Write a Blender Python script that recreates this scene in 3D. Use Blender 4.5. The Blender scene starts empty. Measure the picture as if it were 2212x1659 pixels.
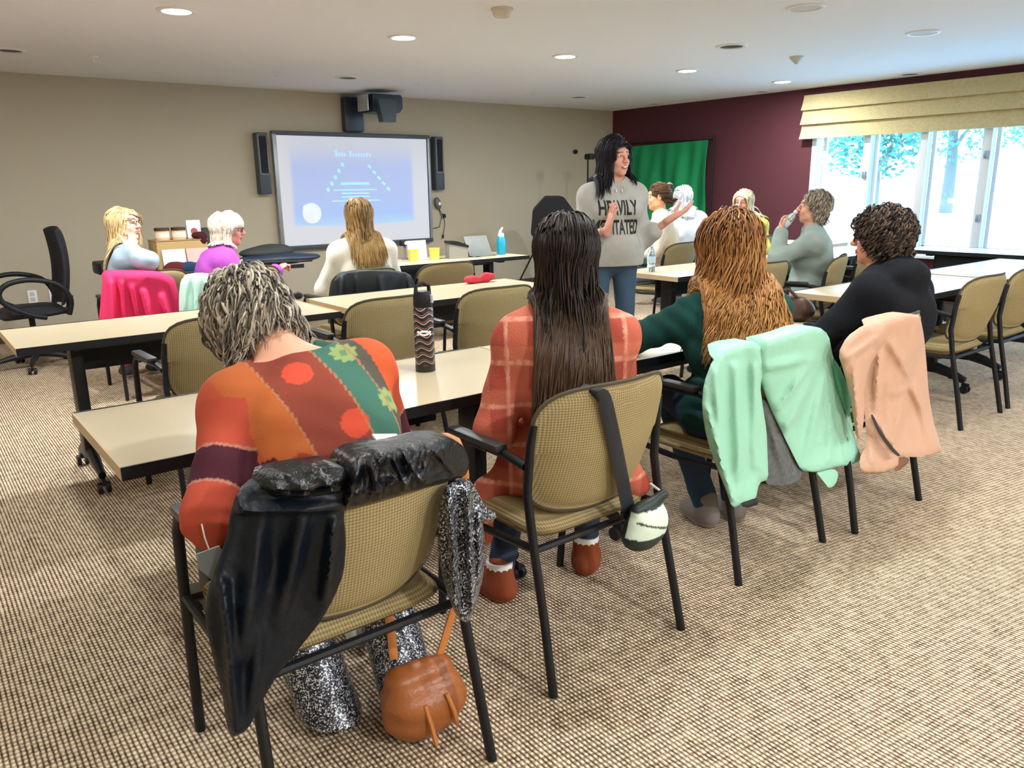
import bpy, bmesh, math, random
import numpy as np
from mathutils import Vector, Matrix
from mathutils.geometry import delaunay_2d_cdt
random.seed(7)
rng = np.random.default_rng(11)
SC = bpy.context.scene
COL = SC.collection
PI = math.pi
# ------------------------------------------------------------------ camera solve
F_PX, PITCH, ROLL, YAW, CAM_H = 1693.98, 0.247022576, -0.0143222557, 0.660951868, 1.38
CX, CY = 1106.0, 829.5
def _cam():
    cy, sy = math.cos(YAW), math.sin(YAW)
    fwd = np.array([sy*math.cos(PITCH), cy*math.cos(PITCH), -math.sin(PITCH)])
    right = np.array([cy, -sy, 0.]); up = np.cross(right, fwd)
    cr, sr = math.cos(ROLL), math.sin(ROLL)
    return cr*right+sr*up, -sr*right+cr*up, fwd
RT, UP, FW = _cam()
CAMP = np.array([0, 0, CAM_H])
def ray(x, y):
    return RT*(x-CX)/F_PX - UP*(y-CY)/F_PX + FW
def on_z(x, y, z):
    d = ray(x, y); return CAMP + d*((z-CAM_H)/d[2])
def on_y(x, y, Y):
    d = ray(x, y); return CAMP + d*(Y/d[1])
def on_x(x, y, X):
    d = ray(x, y); return CAMP + d*(X/d[0])
ROOM_X, ROOM_Y, CEIL = 8.76, 8.73, 2.44
LEFT_X, REAR_Y = -1.6, -3.6

# ------------------------------------------------------------------ materials
MATS = {}
def _nt(name):
    m = bpy.data.materials.new(name); m.use_nodes = True
    return m, m.node_tree, m.node_tree.nodes['Principled BSDF']
def mat(name, col, rough=.6, metal=0., spec=.5, noise=None, bump=None, emit=None, coat=0., sheen=0., trans=0., alpha=None):
    if name in MATS: return MATS[name]
    m, t, b = _nt(name); N, L = t.nodes, t.links
    c = (*col, 1)
    b.inputs['Base Color'].default_value = c
    b.inputs['Roughness'].default_value = rough
    b.inputs['Metallic'].default_value = metal
    b.inputs['Specular IOR Level'].default_value = spec
    b.inputs['Coat Weight'].default_value = coat
    b.inputs['Sheen Weight'].default_value = sheen
    b.inputs['Transmission Weight'].default_value = trans
    tc = N.new('ShaderNodeTexCoord')
    if noise:
        nz = N.new('ShaderNodeTexNoise'); nz.inputs['Scale'].default_value = noise[0]; nz.inputs['Detail'].default_value = 4
        L.new(tc.outputs['Object'], nz.inputs['Vector'])
        mx = N.new('ShaderNodeMix'); mx.data_type = 'RGBA'
        k = noise[1]
        mx.inputs[6].default_value = (col[0]*(1-k), col[1]*(1-k), col[2]*(1-k), 1)
        mx.inputs[7].default_value = (min(1, col[0]*(1+k)), min(1, col[1]*(1+k)), min(1, col[2]*(1+k)), 1)
        L.new(nz.outputs['Fac'], mx.inputs[0]); L.new(mx.outputs[2], b.inputs['Base Color'])
    if bump:
        nz = N.new('ShaderNodeTexNoise'); nz.inputs['Scale'].default_value = bump[0]; nz.inputs['Detail'].default_value = 5
        L.new(tc.outputs['Object'], nz.inputs['Vector'])
        bp = N.new('ShaderNodeBump'); bp.inputs['Strength'].default_value = bump[1]; bp.inputs['Distance'].default_value = .01
        L.new(nz.outputs['Fac'], bp.inputs['Height']); L.new(bp.outputs['Normal'], b.inputs['Normal'])
    if emit:
        b.inputs['Emission Color'].default_value = (*emit[0], 1); b.inputs['Emission Strength'].default_value = emit[1]
    MATS[name] = m
    return m
def vmat(name, rough=.7, spec=.4, bump=None, sheen=0., sub=0., metal=0.):
    """material whose colour is the mesh's own colour attribute (cloth prints, skin, hair)"""
    if name in MATS: return MATS[name]
    m, t, b = _nt(name); N, L = t.nodes, t.links
    a = N.new('ShaderNodeAttribute'); a.attribute_name = 'Col'
    L.new(a.outputs['Color'], b.inputs['Base Color'])
    b.inputs['Roughness'].default_value = rough; b.inputs['Specular IOR Level'].default_value = spec
    b.inputs['Sheen Weight'].default_value = sheen; b.inputs['Metallic'].default_value = metal
    if sub:
        b.inputs['Subsurface Weight'].default_value = sub; b.inputs['Subsurface Radius'].default_value = (.012, .005, .003)
        b.inputs['Subsurface Scale'].default_value = 1.
    if bump:
        tc = N.new('ShaderNodeTexCoord')
        nz = N.new('ShaderNodeTexNoise'); nz.inputs['Scale'].default_value = bump[0]; nz.inputs['Detail'].default_value = 4
        L.new(tc.outputs['Object'], nz.inputs['Vector'])
        bp = N.new('ShaderNodeBump'); bp.inputs['Strength'].default_value = bump[1]; bp.inputs['Distance'].default_value = .01
        L.new(nz.outputs['Fac'], bp.inputs['Height']); L.new(bp.outputs['Normal'], b.inputs['Normal'])
    MATS[name] = m
    return m
def sr(r, g, b):
    """8-bit sRGB to linear"""
    f = lambda c: (c/255/12.92) if c/255 <= .04045 else ((c/255+.055)/1.055)**2.4
    return (f(r), f(g), f(b))

# ------------------------------------------------------------------ mesh collector
class MB:
    def __init__(self): self.v = []; self.f = []
    def add(self, vs, fs):
        o = len(self.v); self.v.extend([tuple(map(float, p)) for p in vs]); self.f.extend([tuple(i+o for i in q) for q in fs]); return self
    def box(self, c, s, rz=0., bev=0., M=None):
        bm = bmesh.new(); bmesh.ops.create_cube(bm, size=1)
        for v in bm.verts: v.co = Vector((v.co.x*s[0], v.co.y*s[1], v.co.z*s[2]))
        if bev: bmesh.ops.bevel(bm, geom=bm.edges[:], offset=min(bev, .48*min(s)), segments=2, profile=.6, affect='EDGES')
        T = Matrix.Translation(c) @ Matrix.Rotation(rz, 4, 'Z')
        if M is not None: T = Matrix.Translation(c) @ M
        bm.verts.index_update()
        self.add([T @ v.co for v in bm.verts], [[v.index for v in q.verts] for q in bm.faces]); bm.free(); return self
    def tube(self, pts, r, n=10, cap=True, flat=None):
        """swept tube; r number or list; flat=(axis vector, factor) squashes the section"""
        P = [Vector(p) for p in pts]; R = r if isinstance(r, (list, tuple)) else [r]*len(P)
        vs = []; fs = []; prev = None
        for i, p in enumerate(P):
            d = (P[min(i+1, len(P)-1)]-P[max(i-1, 0)]).normalized()
            if prev is None:
                u = d.orthogonal().normalized()
                if flat is not None:
                    a = Vector(flat[0]); a = a - d*a.dot(d)
                    if a.length > 1e-4: u = a.normalized()
            else:
                u = prev - d*prev.dot(d); u = u.normalized() if u.length > 1e-6 else d.orthogonal().normalized()
            prev = u; w = d.cross(u)
            fu = flat[1] if flat is not None else 1.
            for k in range(n):
                a = 2*PI*k/n
                vs.append(p + (u*math.cos(a)*fu + w*math.sin(a))*R[i])
        for i in range(len(P)-1):
            for k in range(n):
                a = i*n+k; b = i*n+(k+1) % n
                fs.append((a, b, b+n, a+n))
        if cap:
            fs.append(tuple(range(n))[::-1]); fs.append(tuple(range((len(P)-1)*n, len(P)*n)))
        return self.add(vs, fs)
    def lathe(self, prof, c=(0, 0, 0), n=24, M=None):
        vs = []; fs = []
        for r, z in prof:
            for k in range(n):
                a = 2*PI*k/n; vs.append(Vector((r*math.cos(a), r*math.sin(a), z)))
        for i in range(len(prof)-1):
            for k in range(n):
                a = i*n+k; b = i*n+(k+1) % n; fs.append((a, b, b+n, a+n))
        fs.append(tuple(range(n))[::-1]); fs.append(tuple(range((len(prof)-1)*n, len(prof)*n)))
        T = Matrix.Translation(c) @ (M if M is not None else Matrix())
        return self.add([T @ v for v in vs], fs)
    def prism(self, poly, h0, h1, axis='z'):
        n = len(poly)
        def p3(a, b, h): return {'z': (a, b, h), 'y': (a, h, b), 'x': (h, a, b)}[axis]
        vs = [p3(a, b, h0) for a, b in poly]+[p3(a, b, h1) for a, b in poly]
        fs = [tuple(range(n))[::-1], tuple(range(n, 2*n))]+[(i, (i+1) % n, (i+1) % n+n, i+n) for i in range(n)]
        return self.add(vs, fs)
    def sph(self, c, r, n=12, M=None):
        r = r if isinstance(r, (tuple, list)) else (r, r, r)
        pr = [(max(1e-4, math.sin(PI*i/n)), -math.cos(PI*i/n)) for i in range(n+1)]
        S = Matrix.Diagonal((*r, 1))
        return self.lathe(pr, c, n*2, (M @ S) if M is not None else S)
    def grid(self, fn, nu, nv, close=None):
        vs = [fn(i/nu, j/nv) for j in range(nv+1) for i in range(nu+1)]
        fs = [(j*(nu+1)+i, j*(nu+1)+i+1, (j+1)*(nu+1)+i+1, (j+1)*(nu+1)+i) for j in range(nv) for i in range(nu)]
        return self.add(vs, fs)
    def slab(self, fn, fn2, nu, nv):
        """closed sheet between two parametric surfaces"""
        o = (nu+1)*(nv+1)
        vs = [fn(i/nu, j/nv) for j in range(nv+1) for i in range(nu+1)]+[fn2(i/nu, j/nv) for j in range(nv+1) for i in range(nu+1)]
        I = lambda i, j: j*(nu+1)+i
        fs = []
        for j in range(nv):
            for i in range(nu):
                q = (I(i, j), I(i+1, j), I(i+1, j+1), I(i, j+1)); fs.append(q); fs.append(tuple(k+o for k in q[::-1]))
        rim = [I(i, 0) for i in range(nu)]+[I(nu, j) for j in range(nv)]+[I(i, nv) for i in range(nu, 0, -1)]+[I(0, j) for j in range(nv, 0, -1)]
        for a, b in zip(rim, rim[1:]+rim[:1]): fs.append((b, a, a+o, b+o))
        return self.add(vs, fs)
    def build(self, name, m, parent=None, smooth=True, angle=40):
        return mk(name, self.v, self.f, m, parent, smooth, angle)
def mk(name, v, f, m, parent=None, smooth=True, angle=40, cols=None):
    me = bpy.data.meshes.new(name); me.from_pydata([tuple(p) for p in v], [], [tuple(q) for q in f]); me.update()
    bm = bmesh.new(); bm.from_mesh(me); bmesh.ops.recalc_face_normals(bm, faces=bm.faces[:])
    if smooth:
        for q in bm.faces: q.smooth = True
        for e in bm.edges:
            if len(e.link_faces) == 2 and e.calc_face_angle(0) > math.radians(angle): e.smooth = False
    bm.to_mesh(me); bm.free()
    if cols is not None: set_cols(me, cols)
    me.materials.append(m)
    o = bpy.data.objects.new(name, me); COL.objects.link(o)
    if parent is not None: o.parent = parent
    return o
def set_cols(me, cols):
    a = me.color_attributes.new('Col', 'FLOAT_COLOR', 'POINT')
    c = np.ones((len(me.vertices), 4), np.float32); c[:, :3] = np.clip(cols, 0, 1); a.data.foreach_set('color', c.ravel())
def mk_np(name, V, Q, m, parent=None, cols=None):
    """fast path for big numpy meshes (all quads, or all triangles)"""
    me = bpy.data.meshes.new(name); k = Q.shape[1]
    me.vertices.add(len(V)); me.vertices.foreach_set('co', V.astype(np.float32).ravel())
    me.loops.add(Q.size); me.loops.foreach_set('vertex_index', Q.astype(np.int32).ravel())
    me.polygons.add(len(Q)); me.polygons.foreach_set('loop_start', np.arange(0, Q.size, k, dtype=np.int32))
    me.update(calc_edges=True); me.validate()
    me.polygons.foreach_set('use_smooth', np.ones(len(me.polygons), bool))
    if cols is not None: set_cols(me, cols)
    me.materials.append(m)
    o = bpy.data.objects.new(name, me); COL.objects.link(o)
    if parent is not None: o.parent = parent
    return o
def tag(o, label=None, cat=None, group=None, kind=None):
    if label: o['label'] = label
    if cat: o['category'] = cat
    if group: o['group'] = group
    if kind: o['kind'] = kind
    return o
def thing(name, loc, label, cat, group=None, rz=0.):
    o = bpy.data.objects.new(name, None); COL.objects.link(o); o.empty_display_size = .1
    o.location = loc; o.rotation_euler = (0, 0, rz)
    return tag(o, label, cat, group)
def copy_tree(o, parent=None):
    c = o.copy(); COL.objects.link(c)
    if parent is not None: c.parent = parent
    for ch in [x for x in bpy.data.objects if x.parent == o]: copy_tree(ch, c)
    return c
def place_copy(src, loc, rz, label, first):
    o = src if first else copy_tree(src)
    o.location = loc; o.rotation_euler = (0, 0, rz); o['label'] = label
    return o
def struct(o): o['kind'] = 'structure'; return o
# ------------------------------------------------------------------ palette
M_black = mat('black_steel', (.006, .007, .010), .42, spec=.35)
M_blackp = mat('black_plastic', (.008, .009, .012), .5, spec=.35)
M_white = mat('white_paint', (.82, .83, .84), .5)
M_wood = mat('oak_wood', sr(190, 128, 66), .45, noise=(6, .25))
M_chrome = mat('brushed_metal', (.6, .6, .6), .3, metal=1)

# carpet: ribbed loop pile, rows along y, staggered loops
def carpet():
    m, t, b = _nt('loop_carpet'); N, L = t.nodes, t.links
    tc = N.new('ShaderNodeTexCoord')
    sep = N.new('ShaderNodeSeparateXYZ'); L.new(tc.outputs['Object'], sep.inputs[0])
    def math_(op, a, bb=None):
        n = N.new('ShaderNodeMath'); n.operation = op
        for i, x in enumerate((a, bb)):
            if x is None: continue
            if isinstance(x, (int, float)): n.inputs[i].default_value = x
            else: L.new(x, n.inputs[i])
        return n.outputs[0]
    nz = N.new('ShaderNodeTexNoise'); nz.inputs['Scale'].default_value = 90; L.new(tc.outputs['Object'], nz.inputs['Vector'])
    wob = math_('MULTIPLY', math_('SUBTRACT', nz.outputs['Fac'], .5), 1.6)
    px = .013; py = .018
    u = math_('ADD', math_('MULTIPLY', sep.outputs[0], 2*PI/px), wob)
    row = math_('FLOOR', math_('DIVIDE', sep.outputs[0], px))
    v = math_('ADD', math_('ADD', math_('MULTIPLY', sep.outputs[1], 2*PI/py), math_('MULTIPLY', row, .66)), wob)
    rib = math_('ADD', math_('MULTIPLY', math_('COSINE', u), -.5), .5)
    loop = math_('ADD', math_('MULTIPLY', math_('COSINE', v), .5), .5)
    hgt = math_('MULTIPLY', math_('POWER', rib, .6), math_('ADD', math_('MULTIPLY', loop, .6), .4))
    nz2 = N.new('ShaderNodeTexNoise'); nz2.inputs['Scale'].default_value = 160; L.new(tc.outputs['Object'], nz2.inputs['Vector'])
    nz3 = N.new('ShaderNodeTexNoise'); nz3.inputs['Scale'].default_value = 22; nz3.inputs['Detail'].default_value = 6; L.new(tc.outputs['Object'], nz3.inputs['Vector'])
    cmb = N.new('ShaderNodeCombineXYZ'); L.new(row, cmb.inputs[0]); L.new(math_('FLOOR', math_('DIVIDE', math_('ADD', v, PI), 2*PI)), cmb.inputs[1])
    wn = N.new('ShaderNodeTexWhiteNoise'); wn.noise_dimensions = '2D'; L.new(cmb.outputs[0], wn.inputs['Vector'])
    f = math_('ADD', hgt, math_('MULTIPLY', math_('SUBTRACT', nz2.outputs['Fac'], .5), .6))
    f = math_('ADD', f, math_('MULTIPLY', math_('SUBTRACT', wn.outputs['Value'], .5), .22))
    f = math_('ADD', f, math_('MULTIPLY', math_('SUBTRACT', nz3.outputs['Fac'], .5), .36))
    cr = N.new('ShaderNodeValToRGB'); e = cr.color_ramp.elements
    e[0].position = .0; e[0].color = (*sr(66, 53, 42), 1)
    e[1].position = .85; e[1].color = (*sr(238, 218, 190), 1)
    k = cr.color_ramp.elements.new(.35); k.color = (*sr(166, 144, 119), 1)
    L.new(f, cr.inputs[0]); L.new(cr.outputs[0], b.inputs['Base Color'])
    b.inputs['Roughness'].default_value = .95; b.inputs['Specular IOR Level'].default_value = .1
    bp = N.new('ShaderNodeBump'); bp.inputs['Strength'].default_value = .8; bp.inputs['Distance'].default_value = .006
    L.new(hgt, bp.inputs['Height']); L.new(bp.outputs['Normal'], b.inputs['Normal'])
    return m
M_carpet = carpet()
M_wall = mat('beige_wall_paint', sr(184, 175, 154), .85, spec=.2, noise=(3, .03), bump=(220, .08))
M_burg = mat('burgundy_wall_paint', sr(84, 45, 52), .8, spec=.25, bump=(220, .08))
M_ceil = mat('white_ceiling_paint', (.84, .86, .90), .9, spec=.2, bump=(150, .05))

# ------------------------------------------------------------------ room shell
def room():
    mb = MB().box(((LEFT_X+ROOM_X)/2, (REAR_Y+ROOM_Y)/2, -.05), (ROOM_X-LEFT_X+.4, ROOM_Y-REAR_Y+.4, .1))
    struct(mb.build('floor', M_carpet, smooth=False))
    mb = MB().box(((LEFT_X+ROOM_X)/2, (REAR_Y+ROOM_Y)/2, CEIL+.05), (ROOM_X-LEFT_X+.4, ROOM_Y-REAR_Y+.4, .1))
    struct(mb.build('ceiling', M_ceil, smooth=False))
    W = .2
    struct(MB().box(((LEFT_X+ROOM_X)/2, ROOM_Y+W/2, CEIL/2), (ROOM_X-LEFT_X+2*W, W, CEIL)).build('wall_back', M_wall, smooth=False))
    struct(MB().box(((LEFT_X+ROOM_X)/2, REAR_Y-W/2, CEIL/2), (ROOM_X-LEFT_X+2*W, W, CEIL)).build('wall_rear', M_wall, smooth=False))
    struct(MB().box((LEFT_X-W/2, (REAR_Y+ROOM_Y)/2, CEIL/2), (W, ROOM_Y-REAR_Y, CEIL)).build('wall_left', M_wall, smooth=False))
    y0, y1, z0, z1 = WIN
    mb = MB()
    x = ROOM_X+W/2
    mb.box((x, (y1+ROOM_Y)/2, CEIL/2), (W, ROOM_Y-y1, CEIL))
    mb.box((x, (y0+REAR_Y)/2, CEIL/2), (W, y0-REAR_Y, CEIL))
    mb.box((x, (y0+y1)/2, z0/2), (W, y1-y0, z0))
    mb.box((x, (y0+y1)/2, (z1+CEIL)/2), (W, y1-y0, CEIL-z1))
    struct(mb.build('wall_right', M_burg, smooth=False))
    M_bb = mat('baseboard_vinyl', sr(70, 60, 50), .6)
    struct(MB().box(((LEFT_X+ROOM_X)/2, ROOM_Y-.006, .05), (ROOM_X-LEFT_X, .012, .1)).build('baseboard_back', M_bb, smooth=False))
    struct(MB().box((ROOM_X-.006, (REAR_Y+ROOM_Y)/2, .05), (.012, ROOM_Y-REAR_Y, .1)).build('baseboard_right', M_bb, smooth=False))
WIN = (.55, 5.42, .60, 2.25)
room()

# window: white frame, casements, panes
def glass_mat():
    m = bpy.data.materials.new('window_glass'); m.use_nodes = True; N, L = m.node_tree.nodes, m.node_tree.links
    for n in list(N): N.remove(n)
    o = N.new('ShaderNodeOutputMaterial'); t = N.new('ShaderNodeBsdfTransparent'); g = N.new('ShaderNodeBsdfGlossy'); mx = N.new('ShaderNodeMixShader')
    t.inputs[0].default_value = (.95, .98, 1, 1); g.inputs['Roughness'].default_value = .02; mx.inputs[0].default_value = .05
    L.new(t.outputs[0], mx.inputs[1]); L.new(g.outputs[0], mx.inputs[2]); L.new(mx.outputs[0], o.inputs[0])
    return m
M_glass = glass_mat()
def window():
    y0, y1, z0, z1 = WIN
    xs = ROOM_X+.06
    m = MB()
    m.box((xs, y1-.03, (z0+z1)/2), (.14, .06, z1-z0), bev=.004); m.box((xs, y0+.03, (z0+z1)/2), (.14, .06, z1-z0), bev=.004)
    m.box((xs, (y0+y1)/2, z1-.03), (.14, y1-y0, .06), bev=.004); m.box((xs, (y0+y1)/2, z0+.03), (.14, y1-y0, .06), bev=.004)
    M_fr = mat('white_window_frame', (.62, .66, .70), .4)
    fr = struct(m.build('window_1', M_fr)); fr['label'] = 'white framed casement window under the tan shade'
    ys = [5.36, 4.74, 4.115, 3.49, 2.865, 2.24, 1.615, .99, .62]
    for a, b in zip(ys[:-1], ys[1:]):
        MB().box((ROOM_X+.035, b, (z0+z1)/2), (.10, .075, z1-z0-.12), bev=.006).build('mullion', M_fr, fr)
        c = MB(); ya, yb = a-.045, b+.045
        if ya-yb < .1: continue
        for yy in (ya-.02, yb+.02): c.box((xs+.03, yy, (z0+z1)/2), (.045, .04, z1-z0-.12), bev=.004)
        for zz in (z0+.08, z1-.08): c.box((xs+.03, (ya+yb)/2, zz), (.045, ya-yb, .04), bev=.004)
        c.build('sash', M_fr, fr)
        MB().box((xs+.03, (ya+yb)/2, (z0+z1)/2), (.006, ya-yb-.07, z1-z0-.2)).build('pane', M_glass, fr, smooth=False)
    M_lat = mat('grey_latch_metal', (.22, .27, .3), .4, metal=.6)
    for yy, zz in ((4.74, 1.45), (3.49, 1.62), (3.49, 1.0), (2.24, 1.62), (2.24, 1.0), (4.74, .98)):
        MB().box((ROOM_X-.025, yy, zz), (.03, .035, .075), bev=.006).build('latch', M_lat, fr)
    sl = struct(MB().box((ROOM_X-.03, (y0+y1)/2, z0-.015), (.18, y1-y0+.1, .03), bev=.006).build('window_1_sill', M_fr))
    # roman shade
    t = thing('roman_shade', (ROOM_X-.06, 5.53, 1.87), 'tan woven roman shade across the top of the window', 'window shade')
    M_sh = mat('woven_shade', sr(188, 174, 132), .9, spec=.1, noise=(35, .22), bump=(90, .3))
    n = MB(); L = 5.53-.45
    zs = [.49, .335, .175, .0]
    for i in range(3):
        def fn(u, v, i=i):
            z = zs[i+1]+(zs[i]-zs[i+1])*v
            return (-.012-.05*(1-v)**1.6-.004*math.sin(9*u*L)*(1-v), -u*L, z-(.014*(1-v)**3 if i < 2 else 0))
        def fb(u, v, i=i):
            z = zs[i+1]+(zs[i]-zs[i+1])*v
            return (.03, -u*L, z)
        MB().slab(fn, fb, 60, 8).build('shade_fold', M_sh, t)
window()

# ------------------------------------------------------------------ outside
def outside():
    M_g = mat('lawn_grass', sr(206, 226, 220), .95, spec=.1, noise=(.5, .08))
    g = MB().box((60, 5, -.35), (102, 180, .1)).build('lawn', M_g, smooth=False); tag(g, kind='structure')
    M_path = mat('pale_concrete', (.8, .8, .8), .9)
    tag(MB().box((30, 12, -.29), (3.0, 120, .02)).build('footpath', M_path, smooth=False), kind='structure')
    M_tr = mat('tree_bark', sr(120, 110, 100), .9, bump=(8, .5)); M_lf = mat('spring_leaves', sr(96, 150, 130), .8, noise=(3, .25))
    def tree(x, y, h, rad, label, seed):
        r_ = random.Random(seed)
        t = thing('tree', (x, y, -.3), label, 'tree', 'trees on the lawn outside')
        tb = MB(); tb.tube([(0, 0, 0), (.05, 0, h*.3), (0, .1, h*.55), (.1, 0, h*.8)], [.32, .26, .2, .08], 10)
        for k in range(5):
            a = r_.uniform(0, 6.28); z = h*r_.uniform(.3, .55)
            tb.tube([(0, 0, z), (math.cos(a)*rad*.5, math.sin(a)*rad*.5, z+h*.2)], [.12, .04], 8)
        tb.build('trunk', M_tr, t)
        vs = []; fs = []
        for k in range(2600):
            d = Vector((r_.gauss(0, 1), r_.gauss(0, 1), r_.gauss(0, .8))).normalized()*rad*(r_.random()**.4)
            c = Vector((0, 0, h*.68))+d; s = r_.uniform(.09, .2)
            u = Vector((r_.gauss(0, 1), r_.gauss(0, 1), r_.gauss(0, 1))).normalized(); w = u.orthogonal().normalized()
            o = len(vs); vs += [c+u*s, c+w*s*.6, c-u*s, c-w*s*.6]; fs.append((o, o+1, o+2, o+3))
        MB().add(vs, fs).build('foliage', M_lf, t, smooth=False)
    tree(33, 17.5, 6.0, 2.4, 'leafy tree seen through the second window pane from the burgundy wall', 1)
    tree(44, 19.2, 8.5, 3.4, 'broad tree with a thick trunk seen through the third window pane', 2)
    tree(38, 11.5, 7, 3.0, 'tree at the right edge of the window view', 3)
    tree(46, 28, 8, 3.8, 'pale hazy tree seen through the pane nearest the burgundy wall', 4)
    M_pole = mat('white_post', (.85, .86, .88), .6)
    t = thing('signpost', (28, 9.9, -.3), 'white post with a crossbar outside the window', 'post')
    MB().box((0, 0, 1.3), (.25, .25, 2.6), bev=.02).build('post', M_pole, t); MB().box((0, 0, 1.0), (.14, 4.5, .14), bev=.02).build('crossbar', M_pole, t)
    M_van = mat('blue_grey_siding', sr(140, 165, 195), .7)
    b = thing('shed', (62, 14.5, -.3), 'blue grey building behind the white post outside', 'building')
    MB().box((0, 0, 1.6), (8, 7, 3.2)).build('wall', M_van, b, smooth=False)
    MB().prism([(-3.9, 3.2), (3.9, 3.2), (0, 5.0)], -4.2, 4.2, 'x').build('roof', mat('grey_roof', sr(120, 130, 140), .8), b, smooth=False)
outside()
# ------------------------------------------------------------------ training tables
M_lam = mat('pale_maple_laminate', sr(198, 184, 153), .32, spec=.45, noise=(9, .03))
M_lamg = mat('grey_laminate', sr(196, 200, 200), .3, spec=.5, noise=(9, .02))
def make_table(L, D, m=M_lam):
    t = thing('training_table', (0, 0, 0), 'table', 'table', 'training tables on casters')
    MB().box((0, 0, .722), (L, D, .03), bev=.002).build('tabletop', m, t)
    for q in (-1, 1):
        MB().box((0, q*(D/2+.001), .722), (L+.006, .006, .034)).build('edge_band', M_black, t, smooth=False)
        MB().box((q*(L/2+.001), 0, .722), (.006, D, .0335)).build('end_band', mat('tan_edge', sr(190, 165, 125), .5), t, smooth=False)
    MB().box((0, 0, .68), (L-.5, .09, .05), bev=.006).build('frame_rail', M_black, t); MB().box((0, D*.28, .60), (L-.62, .012, .17)).build('modesty_panel', M_black, t)
    for s in (-1, 1):
        x = s*(L/2-.26); m2 = MB()
        m2.box((x, 0, .41), (.055, .11, .60), bev=.012); m2.box((x, 0, .695), (.06, D*.72, .025), bev=.004)
        for q in (-1, 1):
            m2.tube([(x, q*.03, .15), (x, q*.14, .125), (x, q*(D/2-.06), .085)], [.04, .034, .024], 10, flat=((1, 0, 0), .7))
        lg = m2.build('leg', M_black, t)
        for q in (-1, 1):
            c = MB(); yq = q*(D/2-.055)
            for dx in (-.014, .014): c.lathe([(.005, -.009), (.026, -.009), (.028, 0), (.026, .009), (.005, .009)], (x+dx*1.3, yq, .029), 16, Matrix.Rotation(PI/2, 4, 'Y'))
            c.box((x, yq, .055), (.02, .05, .03), bev=.008)
            c.build('caster', M_blackp, lg)
    return t
def tables():
    T = make_table(1.50, .62)
    S = [(1.10, 4.185, 'maple training table at the left end of the second row, pink jacket chair behind it'),
         (2.68, 4.185, 'maple training table of the second row in front of the black draped chair'),
         (1.10, 2.29, 'near maple training table under the woman in the patchwork top'),
         (2.60, 2.29, 'near maple training table where the plaid woman and the green top woman sit'),
         (4.03, 6.16, 'training table below the whiteboard holding the blue bottle and yellow containers'),
         (2.11, 6.98, 'front training table at the left carrying the boxes and the dark bags'),
         (5.10, 3.97, 'training table behind the standing woman with the clear water bottle on its end'),
         (6.64, 3.97, 'training table behind the drinking woman in grey green'),
         (4.98, 2.385, 'training table behind the woman in the black hoodie, window light on its top'),
         (6.52, 2.385, 'training table reaching the right edge of the picture, bright with window light'),
         (7.98, 3.0, 'side training table along the window wall with papers on it')]
    for i, (x, y, l) in enumerate(S):
        o = place_copy(T, (x, y, 0), PI/2 if i == 10 else 0, l, i == 0)
    o = copy_tree(T); o.location = (7.86, 5.3, 0); o.rotation_euler = (0, 0, PI/2); o['label'] = 'side training table in the corner below the green backdrop'
tables()

# ------------------------------------------------------------------ guest chairs
def weave():
    m, t, b = _nt('woven_tan_upholstery'); N, L = t.nodes, t.links
    tc = N.new('ShaderNodeTexCoord'); mp = N.new('ShaderNodeMapping'); L.new(tc.outputs['Object'], mp.inputs[0])
    mp.inputs['Rotation'].default_value = (0, PI/4, 0); mp.inputs['Scale'].default_value = (190, 1, 190)
    ck = N.new('ShaderNodeTexChecker'); ck.inputs['Scale'].default_value = 1
    ck.inputs[1].default_value = (*sr(180, 163, 120), 1); ck.inputs[2].default_value = (*sr(140, 123, 86), 1)
    L.new(mp.outputs[0], ck.inputs[0])
    nz = N.new('ShaderNodeTexNoise'); nz.inputs['Scale'].default_value = 250; L.new(tc.outputs['Object'], nz.inputs['Vector'])
    mx = N.new('ShaderNodeMix'); mx.data_type = 'RGBA'; mx.blend_type = 'MULTIPLY'; mx.inputs[0].default_value = .35
    L.new(ck.outputs[0], mx.inputs[6]); L.new(nz.outputs[0], mx.inputs[7]); L.new(mx.outputs[2], b.inputs['Base Color'])
    b.inputs['Roughness'].default_value = .9; b.inputs['Specular IOR Level'].default_value = .15
    bp = N.new('ShaderNodeBump'); bp.inputs['Strength'].default_value = .35; bp.inputs['Distance'].default_value = .003
    L.new(ck.outputs[1], bp.inputs['Height']); L.new(bp.outputs['Normal'], b.inputs['Normal'])
    return m
M_weave = weave()
def back_pt(u, v):
    """chair back centre surface, u,v in -1..1 ; v=1 top"""
    z = .665+v*.195-.014*abs(u)**3*(1 if v > 0 else -1)
    x = u*(.245+.012*v)*(1-.05*max(0, -v)**2)
    y = .045+.085*u*u-.035*v+.03*max(0, -v)
    return x, y, z
def sq(u, v, p=5):
    """square to rounded square"""
    r = max(abs(u), abs(v))
    if r < 1e-6: return 0, 0
    n = (abs(u)**p+abs(v)**p)**(1/p)
    return u*r/n, v*r/n
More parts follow.
